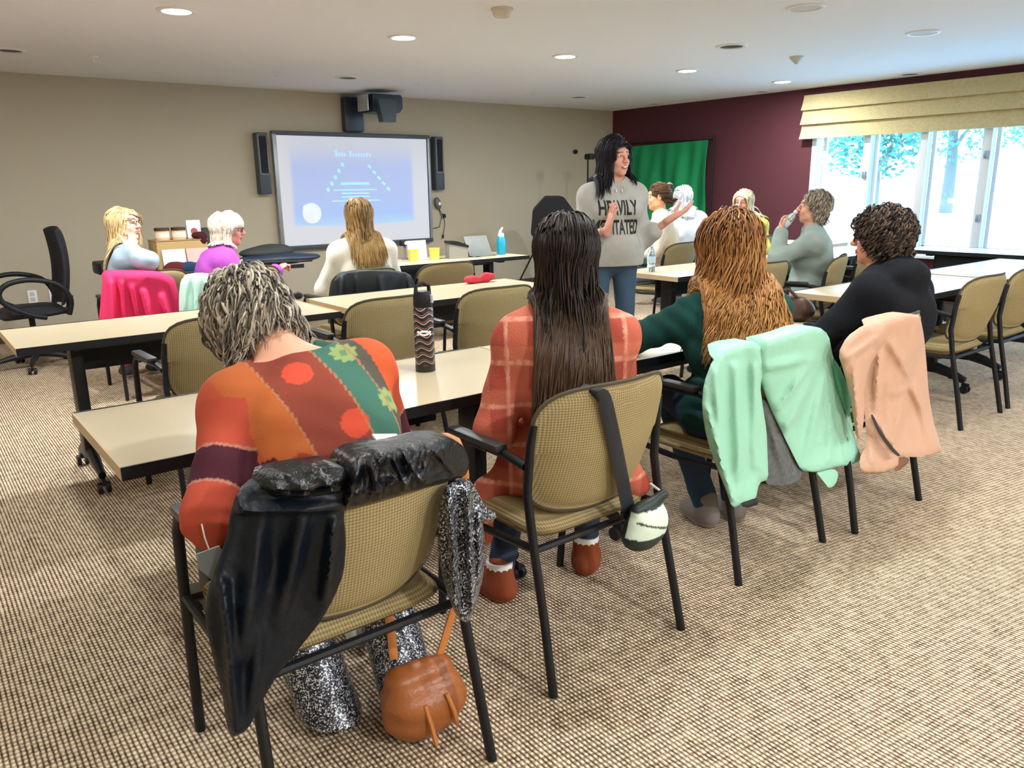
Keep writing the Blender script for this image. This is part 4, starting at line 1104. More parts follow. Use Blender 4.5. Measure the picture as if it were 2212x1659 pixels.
# ---- woman in the patchwork top, back to the camera, head bowed
def p_patchwork():
    t = root(.745, 1.60, -6, 'grey haired woman in an orange and teal patchwork top, head bowed, nearest the camera')
    f = Fig(lean=24, roll=-6, twist=-6, pel=.56, width=1.08, head=(10, 58, -8), slouch=.05, neckfwd=.04, shoulder=.155, torso=.465)
    f.arm(-1, (-.34, -.10, .66), (-.16, .24, .64), palm=(0, 0, -1), curl=.5); f.arm(1, (.21, .20, .72), (.08, .36, .68), palm=(0, 0, -1), curl=.5)
    f.knee = {-1: A(-.11, .40, .50), 1: A(.16, .38, .50)}; f.ank = {-1: A(-.05, .17, .10), 1: A(.155, .09, .12)}
    body, FB = body_mesh(f, t, S1, h=.009)
    eyes(f, t)
    pr = top_prims(f, .016, .72, .004, bust=.03, belly=.03)+[necks(f, .0, .085), el(f.neck+f.up2*.03-f.fw*.03, (.115, .07, .05), np.stack([f.rt, f.fw, f.up2], 1), .015, '-')]
    C = lambda *a: A(*sr(*a))
    def colr(V):
        d = V-f.neck; u = d@f.rt; v = d@f.up2; w = d@f.fw
        n1 = wob(V, 30, 2)[:, None]*.07; n2 = wob(V, 60, 9)[:, None]*.10
        c = np.tile(C(184, 84, 56), (len(V), 1))
        def put(m, col): c[m] = col
        uu = u+.22*(v+.25)                              # slanted seams
        back = w < .12
        put(back & (uu > -.15) & (uu < -.055), C(182, 98, 52))
        put(back & (uu >= -.055) & (uu < .085), C(138, 66, 52))
        put(back & (uu >= .085) & (uu < .165), C(66, 110, 96))
        put(back & (uu >= .165) & (uu < .20), C(88, 84, 76))
        put(back & (uu >= .20), C(206, 92, 54))
        put(back & (v < -.30) & (uu < .085), C(190, 80, 45)); put(back & (v < -.25) & (uu < -.13), C(86, 34, 48))
        for cu, cv, r, col in ((-.02, -.075, .034, C(210, 82, 60)), (.055, -.235, .033, C(210, 82, 60)), (-.085, -.305, .042, C(150, 60, 44)), (.06, -.40, .035, C(214, 70, 46))):
            put(back & ((u-cu)**2+(v-cv)**2 < r*r), col)
        for cu, cv in ((.105, -.045), (.165, -.19), (.13, -.33)):
            rr = np.hypot(u-cu, v-cv); an = np.arctan2(v-cv, u-cu); put(back & (rr < .030*(1+.14*np.sin(9*an))) & (rr > .010), C(142, 164, 106)); put(back & (rr <= .010), C(100, 140, 100))
        for s0 in (-.055, .085, .165): put(back & (np.abs(uu-s0) < .0022), C(176, 120, 84))
        # sleeves
        for q in (-1, 1):
            a = f.elb[q]-f.sh[q]; L = np.linalg.norm(a); tt = ((V-f.sh[q])@a)/L**2; off = np.linalg.norm(V-f.sh[q]-tt[:, None]*a, axis=1)
            m = (tt > .12) & (off < .09) & ((V-f.sh[q])@f.rt*q > -.055-.02*tt)
            put(m, C(180, 76, 56)); put(m & (tt > .50) & (tt < .80), C(74, 32, 44)); put(m & (np.abs(tt-.50) < .012) | (m & (np.abs(tt-.80) < .012)), C(180, 122, 104))
        return c*(1+n1+n2*.5)
    def ex(P):
        d = P-f.neck; v = d@f.up2; u = d@f.rt; w = d@f.fw
        return .006*np.sin((v*1.0+.35*u)*150)*np.exp(-((v+.42)/.07)**2)*(w < .15)+.003*np.sin((v-.8*u)*90)*np.exp(-((v+.22)/.08)**2-((u+.15)/.07)**2)
    top, FT = cloth_part('patchwork_top', pr, t, colr, (.003, 38, 1), .0052, None, [hem(f, -.02)], 3, extra=ex)
    pr = MB()
    pts = []
    pants(f, t, A(.012, .014, .022), .010, flare=.034, m=SEQUIN, end=1.4, cut=.03)
    shoes(f, t, (.02, .02, .025), sole=(.02, .02, .02), name='shoe', g=.002)
    hair(f, t, 4200, .115, [sr(74, 70, 66), sr(120, 114, 104), sr(168, 160, 146), sr(205, 196, 178)], part=(.01, -.035, .115), r=.0024, curl=(.0065, 1.1, 0), layer=(.004, .028), droop=.30, seed=4, bangs=True, tn_=.22, adh=.12, steps=14, nape=-.07, face=.06, capcol=A(*sr(70, 66, 60)), bias=(0, 0, 0), body=[FT], lenfn=lambda p: .75+.5*(p[:, 2] > .0))
p_patchwork()

# ---- long dark hair, orange plaid overshirt
def p_plaid():
    t = root(1.55, 1.71, -36, 'woman with very long dark hair in an orange plaid overshirt, back to the camera')
    f = Fig(lean=2, roll=-1, twist=0, pel=.55, width=.94, head=(-6, 6, 0), shoulder=.15, torso=.46, slouch=.02)
    f.arm(-1, (-.225, -.06, .70), (-.16, .18, .60), palm=(.6, 0, -1), curl=.5); f.arm(1, (.175, .16, .76), (.10, .38, .76), palm=(0, 0, -1))
    f.ank = {-1: A(-.22, .16, .09), 1: A(.10, .34, .09)}; f.foot[-1] = unit(A(-.5, .8, 0))
    body, FB = body_mesh(f, t, S2, h=.010); eyes(f, t)
    C = lambda *a: A(*sr(*a))
    def colr(V):
        d = V-f.neck; u = d@f.rt; v = d@f.up2
        for q in (-1, 1): pass
        b = np.tile(C(182, 96, 76), (len(V), 1))
        su = .5+.5*np.sin(u*2*PI/.115+.6); sv = .5+.5*np.sin(v*2*PI/.125+1.0)
        du = np.clip((su-.5)*6, 0, 1); dv = np.clip((sv-.5)*6, 0, 1)
        dark = C(140, 48, 40); pale = C(222, 160, 138)
        b = b*(1-.55*du[:, None])+dark*(.55*du[:, None]); b = b*(1-.5*dv[:, None])+C(200, 116, 90)*(.5*dv[:, None])
        lu = (np.abs(np.sin(u*PI/.115+1.9)) < .16); lv = (np.abs(np.sin(v*PI/.125+.2)) < .17)
        n = wob(V, 170, 4)
        for m in (lu, lv):
            a = (.55+.4*n[m]).clip(0, 1)[:, None]; b[m] = b[m]*(1-a)+pale*a
        return b*(1+.06*wob(V, 60, 7)[:, None])
    sw = []
    pr = top_prims(f, .020, 1.0, .006, bust=.05)+[necks(f)]
    # collar, and the skirts of the shirt hanging over the chair side
    pr += [rc(f.hbase-f.rt*.06-f.fw*.03, f.hbase+f.rt*.06-f.fw*.03, .022, .022, .02)]
    pr += [rc(f.pel+A(-.14, .02, .0), A(-.27, .02, .42), .075, .05, .05, (A(1, 0, 0), .6)), rc(A(-.27, .02, .42), A(-.275, .0, .33), .05, .065, .05, (A(1, 0, 0), .55)), rc(f.pel+A(.12, -.02, .0), A(.21, .03, .46), .08, .05, .05)]
    top, FT = cloth_part('plaid_overshirt', pr, t, colr, (.005, 34, .8), .0052, SOFTM, [(A(0, 0, .30), A(0, 0, -1.))], 6)
    pants(f, t, sr(44, 54, 74)); shoes(f, t, sr(132, 66, 40), sole=sr(150, 80, 50), name='ankle_boot', g=.012)
    for q in (-1, 1): MB().tube([f.ank[q]+A(0, 0, -.005), f.ank[q]+A(0, 0, .05)], .047, 14).build('sock', M_white, t)
    hair(f, t, 5200, .56, [sr(20, 14, 14), sr(30, 22, 19), sr(46, 33, 27), sr(34, 25, 21)], part=(0, .02, .113), r=.0021, curl=(.006, 1.6, 0), layer=(.004, .026), droop=.75, adh=.45, body=[FT], tip=A(*sr(104, 78, 58)), seed=5, steps=24, bias=(.0, -.05, 0), nape=-.08, wid=(.085, .12), tn_=.08, wavy=True, lnr=(.68, 1.12), lenfn=lambda p: 1.06-3.2*np.abs(p[:, 0]-.01))
p_plaid()

# ---- auburn hair, dark green top
def p_green():
    t = root(2.42, 1.74, -30, 'woman with wavy golden auburn hair in a dark green top, back to the camera')
    f = Fig(lean=8, roll=-2, twist=-4, pel=.545, width=.98, head=(-4, 4, 2), shoulder=.152, slouch=.03, torso=.435)
    f.arm(-1, (-.36, .16, .80), (-.30, .42, .78), palm=(0, 0, -1)); f.arm(1, (.19, .18, .78), (.10, .42, .78), palm=(0, 0, -1))
    f.ank = {-1: A(-.02, .18, .09), 1: A(.12, .22, .09)}
    body, FB = body_mesh(f, t, S2, h=.010); eyes(f, t)
    def colr(V):
        return np.tile(A(*sr(26, 66, 62)), (len(V), 1))*(1+.12*wob(V, 40, 3)[:, None])
    def ex(P):
        d = P-f.neck; v = d@f.up2; u = d@f.rt
        return .007*np.sin((v+.28*u)*80+1.2*np.sin(u*9))*np.exp(-((v+.34)/.12)**2)+.004*np.sin((v*.8+u)*90)*np.exp(-((u+.2)/.12)**2)
    top, FT = cloth_part('green_top', top_prims(f, .020, .95, .004, bust=.05, belly=.02)+[necks(f, 0, .068)], t, colr, (.003, 30, 1), .0056, SOFTM, [hem(f, .07)], 8, extra=ex)
    pants(f, t, sr(44, 62, 84), .012); shoes(f, t, sr(120, 112, 108), sole=sr(150, 145, 140), name='sneaker', g=.012)
    hair(f, t, 5000, .44, [sr(96, 62, 36), sr(132, 88, 50), sr(170, 118, 66), sr(150, 102, 58)], part=(0, .02, .113), r=.0022, curl=(.013, 2.3, 0), layer=(.008, .044), droop=.65, adh=.25, body=[FT], tip=A(*sr(206, 154, 90)), seed=6, steps=24, bias=(0, -.05, 0), nape=-.08, wid=(.10, .165), tn_=.12, wavy=True, lnr=(.72, 1.1))
p_green()

# ---- dark curls, black hoodie, profile
def p_hoodie():
    t = root(3.45, 1.72, -6, 'woman with short dark curls and glasses in a black hoodie, smiling in profile')
    f = Fig(lean=0, roll=2, twist=6, pel=.55, width=1.1, head=(22, 0, 0), shoulder=.175, torso=.425, slouch=.05, neckfwd=.04)
    f.arm(-1, (-.30, .06, .74), (-.12, .30, .68), palm=(.3, 0, -1), curl=.5); f.arm(1, (.27, .08, .74), (.05, .33, .68), palm=(0, 0, -1), curl=.5)
    body, FB = body_mesh(f, t, S2*A(.98, .93, .9), h=.009, hf=.0036, brow=A(.03, .02, .015), lips=A(*sr(165, 74, 70)), teeth=True)
    eyes(f, t); glasses(f, t, w=.026, hgt=.022)
    col = lambda V: np.tile(A(.0085, .0095, .0125), (len(V), 1))
    B = f.hbase; R = np.stack([f.rt, f.fw, f.up2], 1)
    pr = top_prims(f, .026, .98, .006, bust=.07, belly=.05)+[necks(f, .0, .064)]
    pr += [el(B-f.fw*.125-f.up2*.055, (.13, .075, .075), R@rotx(.5), .035), el(B-f.fw*.09+f.up2*.005, (.10, .05, .04), R, .03), rc(B-f.fw*.06+f.up2*.01-f.rt*.05, B+f.fw*.06-f.up2*.04-f.rt*.055, .022, .018, .03), rc(B-f.fw*.06+f.up2*.01+f.rt*.05, B+f.fw*.06-f.up2*.04+f.rt*.055, .022, .018, .03), el(B-f.fw*.075+f.up2*.02, (.075, .03, .03), R, .02, '-')]
    top, FT = cloth_part('black_hoodie', pr, t, col, (.005, 24, 1), .0065, SOFTM, [hem(f, .10)], 12)
    pants(f, t, sr(40, 44, 58)); shoes(f, t, (.03, .03, .03))
    hair(f, t, 2600, .10, [sr(26, 20, 18), sr(42, 32, 27), sr(66, 52, 44), sr(96, 80, 68)], part=(0, .01, .115), r=.0028, curl=(.009, 2.4, 0), layer=(.004, .032), droop=.25, adh=.15, seed=8, steps=22, nape=-.095, face=.058, capcol=A(*sr(24, 18, 16)), lenfn=lambda p: .8+.55*(p[:, 2] > .03), sides=4)
p_hoodie()

# ---- presenter
def p_presenter():
    t = root(3.74, 3.72, 156, 'standing dark haired woman in a grey lettered hoodie, smiling and gesturing with both hands')
    f = Fig(lean=1, roll=0, twist=0, pel=.90, width=.96, head=(20, 0, 3), shoulder=.158, seated=False, torso=.48)
    f.arm(1, (.22, .02, 1.06), (.10, .24, 1.12), hd=(-.12, .25, .95), palm=(-1, -.1, -.1), curl=.12, spread=.9)
    f.arm(-1, (-.205, .02, 1.06), (-.36, .20, 1.19), hd=(-.75, .35, .45), palm=(.35, .1, .9), curl=.22, spread=1.5)
    body, FB = body_mesh(f, t, A(*sr(214, 158, 138)), h=.009, hf=.0034, brow=A(.02, .014, .012), lips=A(*sr(178, 84, 84)), teeth=True)
    eyes(f, t)
    hood = lambda V: np.tile(A(*sr(170, 170, 164)), (len(V), 1))*(1+.05*wob(V, 90, 2)[:, None])
    B = f.hbase; R = np.stack([f.rt, f.fw, f.up2], 1)
    pr = top_prims(f, .025, .36, .008, bust=.08, belly=.02)+[necks(f, .02, .060)]
    pr += [el(B-f.fw*.09-f.up2*.03, (.10, .05, .07), R, .03)]
    for q in (-1, 1): pr += [rc(B-f.fw*.05+f.rt*q*.055+f.up2*.0, B+f.fw*.065-f.up2*.055+f.rt*q*.045, .024, .016, .025)]
    pr += [rc(f.pel-f.rt*.08+A(0, 0, .04), f.pel+f.rt*.08+A(0, 0, .04), .135, .135, .05, (A(0, 1, 0), .9))]
    top, FT = cloth_part('grey_hoodie', pr, t, hood, (.005, 20, .8), .0065, SOFTM, [(f.pel-A(0, 0, .035), A(0, 0, -1.))], 14)
    # cuffs of the pushed up sleeves
    for q in (-1, 1):
        a = unit(f.wri[q]-f.elb[q]); c = f.elb[q]+a*.085
        MB().tube([c-a*.02, c, c+a*.014], [.058, .06, .052], 18).build('sleeve_cuff', mat('dark_cuff', sr(60, 62, 64), .9), top)
    # chest lettering follows the cloth
    def letters(body, size, zc, xc=0., w=None):
        cu = bpy.data.curves.new('lettering', 'FONT'); cu.body = body; cu.size = size; cu.align_x = 'CENTER'; cu.align_y = 'CENTER'; cu.offset = .0025; cu.resolution_u = 3
        tmp = bpy.data.objects.new('tmp', cu); COL.objects.link(tmp); dg = bpy.context.evaluated_depsgraph_get(); me = bpy.data.meshes.new_from_object(tmp.evaluated_get(dg)); bpy.data.objects.remove(tmp)
        bm = bmesh.new(); bm.from_mesh(me); bmesh.ops.triangulate(bm, faces=bm.faces[:])
        bmesh.ops.subdivide_edges(bm, edges=[e for e in bm.edges if e.calc_length() > .02], cuts=2, use_grid_fill=False)
        bmesh.ops.triangulate(bm, faces=bm.faces[:]); xs = [v.co.x for v in bm.verts]; sx = (w/(max(xs)-min(xs))) if w else 1
        P = np.array([[v.co.x*sx, 0, v.co.y*1.25] for v in bm.verts])
        P = (f.chest+f.up2*zc+f.fw*.30)+np.outer(-P[:, 0]*-1-0+xc, -f.rt)+np.outer(P[:, 2], f.up2)
        for it in range(60):
            s_ = FT.sample(P); P = P-f.fw*np.clip(s_-.0022, -.01, .02)[:, None]*.8
        for v, p in zip(bm.verts, P): v.co = p
        bm.to_mesh(me); bm.free(); me.materials.clear(); me.materials.append(mat('black_print', (.012, .012, .014), .7))
        o = bpy.data.objects.new('lettering', me); COL.objects.link(o); o.parent = top
    letters('HEAVILY', .10, .02, -.025, .25); letters('MEDITATED', .10, -.10, -.025, .29)
    MB().tube([f.chest+f.fw*.0, f.chest], .001, 3) if False else None
    for q in (-1, 1):
        p0 = B+f.fw*.085-f.up2*.06+f.rt*q*.02
        MB().tube([p0, p0-f.up2*.02+f.fw*.012], .0035, 6).build('drawstring', M_white, top)
    pants(f, t, sr(62, 84, 104), .004, end=1.0); shoes(f, t, (.5, .5, .5))
    b = unit(f.wri[1]-f.elb[1]); c = f.wri[1]-b*.035
    u = unit(np.cross(b, A(0, 0, 1))); w = np.cross(b, u)
    MB().tube([c+(u*math.cos(a*PI/10)+w*math.sin(a*PI/10))*.033 for a in range(21)], .0035, 6, cap=False).build('bracelet', mat('beaded_bracelet', (.25, .15, .1), .4), t)
    hair(f, t, 3200, .33, [(.006, .005, .009), (.010, .008, .013), (.016, .012, .017)], part=(-.012, .06, .10), r=.0024, curl=(.002, 2, 0), layer=(.006, .032), droop=.7, adh=.4, body=[FT], wid=(.10, .15), seed=9, steps=20, face=.052, nape=-.085, lenfn=lambda p: 1.-.12*(p[:, 1] > .02))
p_presenter()

# ---- blonde with glasses, denim shirt, elbow on the chair
def p_denim():
    t = root(1.33, 6.08, -88, 'blonde woman with glasses in a light denim shirt, resting her cheek on her hand')
    f = Fig(lean=-4, roll=-6, twist=-14, pel=.56, width=1.0, head=(-50, -8, -10), shoulder=.165, torso=.425)
    f.knee = {q: A(-.36, .06-q*.11, .52) for q in (-1, 1)}; f.ank = {q: A(-.38, .06-q*.10, .09) for q in (-1, 1)}; f.foot = {q: A(-1, .1, 0) for q in (-1, 1)}
    cheek = f.H(.075, .03, -.05)
    f.arm(1, (.32, -.02, .93), tuple(cheek+A(.05, -.03, -.10)), hd=tuple(f.H(.05, .05, -.01)-f.H(.10, .03, -.11)), palm=(-.7, -.1, .0), curl=.9); f.arm(-1, (-.25, .14, .74), (-.05, .36, .68), curl=.5)
    body_mesh(f, t, S3, h=.010, hf=.0036, brow=A(.12, .08, .05)); eyes(f, t); glasses(f, t)
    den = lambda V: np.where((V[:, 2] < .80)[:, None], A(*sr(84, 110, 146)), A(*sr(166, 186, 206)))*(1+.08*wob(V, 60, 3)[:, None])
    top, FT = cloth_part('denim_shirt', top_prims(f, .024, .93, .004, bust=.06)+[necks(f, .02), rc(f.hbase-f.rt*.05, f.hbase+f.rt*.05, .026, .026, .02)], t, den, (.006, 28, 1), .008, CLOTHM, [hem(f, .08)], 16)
    pants(f, t, sr(210, 42, 88)); shoes(f, t, (.05, .05, .05))
    hair(f, t, 2200, .33, [sr(190, 158, 104), sr(214, 186, 134), sr(232, 208, 160)], part=(.02, .05, .11), r=.003, curl=(.005, 2, 0), layer=(.005, .026), droop=.65, body=[FT], wid=(.10, .17), seed=10, steps=16, face=.052)
p_denim()

# ---- white bob, purple fleece
def p_purple():
    t = root(1.85, 5.88, -86, 'white haired woman with dark glasses in a purple top, in profile')
    f = Fig(lean=6, roll=0, twist=-6, pel=.55, width=1.05, head=(-26, 4, 0), shoulder=.165, torso=.40, neckfwd=.04, slouch=.03)
    f.arm(1, (.29, .08, .76), (.30, .30, .79), palm=(0, 0, -1), curl=.9); f.arm(-1, (-.24, .16, .74), (.0, .40, .76), curl=.6)
    body_mesh(f, t, A(*sr(214, 142, 128)), h=.010, hf=.0036, brow=A(.3, .25, .2), lips=A(*sr(170, 92, 90))); eyes(f, t); glasses(f, t)
    pur = lambda V: np.tile(A(*sr(168, 80, 172)), (len(V), 1))*(1+.08*wob(V, 50, 3)[:, None])
    top, FT = cloth_part('purple_top', top_prims(f, .024, .97, .004, bust=.07)+[necks(f, .01), rc(f.hbase-f.rt*.05-f.fw*.02, f.hbase+f.rt*.05-f.fw*.02, .028, .028, .02)], t, pur, (.005, 26, 1), .008, SOFTM, [hem(f, .08)], 17)
    pants(f, t, sr(40, 40, 50)); shoes(f, t, (.05, .05, .05))
    hair(f, t, 2200, .15, [sr(226, 214, 184), sr(240, 232, 208), sr(246, 240, 222)], part=(0, -.035, .113), r=.003, curl=(.002, 1.5, 0), layer=(.008, .024), droop=.5, body=[FT], bangs=True, seed=11, steps=14, face=.075, nape=-.085, front=.1, lenfn=lambda p: 1-.55*np.clip((p[:, 1]-.0)/.05, 0, 1))
p_purple()

# ---- long dirty blonde hair, cream shirt with a printed back
def p_cream():
    t = root(2.58, 4.98, -10, 'woman with straight two tone blonde hair in a cream shirt with a printed back')
    f = Fig(lean=3, roll=0, twist=0, pel=.56, width=1.0, head=(-8, 3, 0), shoulder=.162, torso=.465, slouch=.02)
    f.arm(-1, (-.24, .08, .76), (-.12, .32, .72), curl=.4); f.arm(1, (.24, .08, .76), (.12, .32, .72), curl=.4)
    body_mesh(f, t, S3, h=.011, hf=.0042); eyes(f, t)
    C = lambda *a: A(*sr(*a))
    def col(V):
        d = V-f.neck; u = d@f.rt; v = d@f.up2; w = d@f.fw
        c = np.tile(C(226, 222, 208), (len(V), 1)); bk = w < 0
        n = wob(V, 55, 8)
        m = bk & (np.abs(u-.03) < .13+.01*n) & (v < -.18) & (v > -.27+.01*n); c[m] = C(150, 186, 176)
        m = bk & (np.abs(u-.0) < .06) & (v < -.08) & (v > -.14); c[m] = C(176, 204, 190)
        m = bk & (u > -.035) & (u < .115) & (v < -.13+.006*n) & (v > -.185) & (np.sin(u*175+.8*n) > -.55); c[m] = C(176, 140, 116)
        m = bk & (np.abs(u+.022) < .010) & (v < -.135) & (v > -.26); c[m] = C(206, 164, 84)
        m = bk & (np.abs(v+.118) < .004) & (np.abs(u) < .1); c[m] = C(190, 160, 130)
        return c
    top, FT = cloth_part('cream_shirt', top_prims(f, .026, .9, .004, bust=.04)+[necks(f)], t, col, (.004, 26, 1), .0065, CLOTHM, [hem(f, .06)], 18)
    pants(f, t, sr(50, 60, 80)); shoes(f, t, (.1, .1, .1))
    hair(f, t, 2600, .38, [sr(92, 70, 44), sr(126, 98, 62), sr(168, 134, 86), sr(150, 116, 72)], part=(.0, .03, .112), r=.0028, curl=(.003, 2, 0), layer=(.005, .024), droop=.7, body=[FT], tip=A(*sr(184, 150, 96)), lnr=(.7, 1.1), wavy=True, seed=12, steps=18, bias=(.05, -.05, 0), wid=(.10, .135))
p_cream()

# ---- brown bun, cream top, profile
def p_bun():
    t = root(5.80, 5.06, 44, 'woman with a brown bun in a cream top, in profile behind the raised hand')
    f = Fig(lean=4, roll=0, twist=0, pel=.60, width=1.08, head=(4, 4, 0), shoulder=.178, torso=.50)
    f.arm(-1, (-.27, .1, .80), (-.12, .36, .78), curl=.4); f.arm(1, (.27, .1, .80), (.12, .36, .78), curl=.4)
    body_mesh(f, t, A(*sr(226, 168, 128)), h=.012, hf=.0045); eyes(f, t)
    col = lambda V: np.tile(A(*sr(226, 212, 190)), (len(V), 1))
    top, FT = cloth_part('cream_top', top_prims(f, .026, .55, .01, bust=.06)+[necks(f)], t, col, (.004, 26, 1), .009, CLOTHM, [hem(f, .06)], 19)
    pants(f, t, sr(90, 110, 140)); shoes(f, t, (.3, .3, .3))
    hair(f, t, 1000, .12, [sr(62, 42, 28), sr(88, 62, 40), sr(110, 80, 54)], part=(0, .12, .02), r=.004, curl=(.003, 2, 0), layer=(.004, .014), droop=.05, seed=13, steps=10, face=.055)
    g = MB(); c = f.H(.02, -.10, .075)
    for k in range(26):
        a = k*2.4; u_ = unit(rng.normal(size=3)); w_ = unit(np.cross(u_, A(.3, .5, .8))); pts = [c+(u_*math.cos(b)+w_*math.sin(b))*(.033+.012*math.sin(k)) for b in np.linspace(0, 5, 12)]
        g.tube(pts, .009, 6)
    g.build('hair_bun', mat('brown_hair', sr(76, 54, 36), .5), t)
p_bun()

def p_simple(x, y, yaw, label, head, top_col, top_name, skin, haircols, hlen, arms=None, pel=.56, width=1.05, part=(0, .04, .112), curl=(.004, 2, 0), layer=(.006, .03), seed=20, n=1000, lean=3, pant=(.02, .025, .04), torso=.465, tip=None, nape=-.08, sleeve=.96, droop=.5, face=.052):
    t = root(x, y, yaw, label)
    f = Fig(lean=lean, pel=pel, width=width, head=head, shoulder=.178, torso=torso, slouch=.02)
    if arms is None:
        f.arm(-1, (-.27, .1, .78), (-.12, .36, .74), curl=.4); f.arm(1, (.27, .1, .78), (.12, .36, .74), curl=.4)
    else: arms(f)
    body_mesh(f, t, skin, h=.012, hf=.004); eyes(f, t)
    col = lambda V: np.tile(A(*top_col), (len(V), 1))*(1+.08*wob(V, 50, 3)[:, None])
    top, FT = cloth_part(top_name, top_prims(f, .026, sleeve, .006, bust=.06)+[necks(f)], t, col, (.006, 26, 1), .009, SOFTM, [hem(f, .08)], seed)
    pants(f, t, pant); shoes(f, t, (.1, .1, .1))
    hair(f, t, n, hlen, haircols, part=part, r=.003, curl=curl, layer=layer, droop=droop, body=[FT], seed=seed, steps=14, tip=tip, nape=nape, face=face)
    return t, f
p_simple(6.95, 5.80, -30, 'white haired person in a white top seen from behind before the green backdrop', (0, 2, 0), sr(196, 202, 212), 'white_top', S3, [sr(176, 180, 184), sr(206, 208, 210)], .26, seed=21, n=1100, torso=.50, layer=(.008, .028), pel=.57)
p_simple(7.0, 5.04, 98, 'blonde woman in a yellow top looking back over her shoulder', (10, 3, 0), sr(206, 204, 92), 'yellow_top', A(*sr(214, 150, 130)), [sr(196, 170, 120), sr(226, 208, 168), sr(240, 228, 200)], .40, seed=22, n=1300, part=(.015, .05, .11), torso=.465)
def arms12(f):
    m = f.H(0, .15, -.075)
    f.arm(-1, (-.23, .18, .84), tuple(m+A(-.03, .06, -.09)), hd=(.55, .10, .75), palm=(.3, -.9, .3), curl=.55); f.arm(1, (.24, .1, .78), (.08, .36, .74), curl=.4)
T12, F12 = p_simple(5.50, 3.36, 30, 'woman with short grey brown hair in a grey green sweatshirt, drinking from a bottle', (6, -6, 0), sr(146, 160, 152), 'grey_green_sweatshirt', A(*sr(214, 160, 134)), [sr(104, 90, 76), sr(150, 136, 118), sr(176, 166, 150)], .105, arms=arms12, seed=23, n=1000, part=(0, -.02, .115), curl=(.008, 1.6, 0), layer=(.005, .022), lean=-3, droop=.3, torso=.465, nape=-.07)
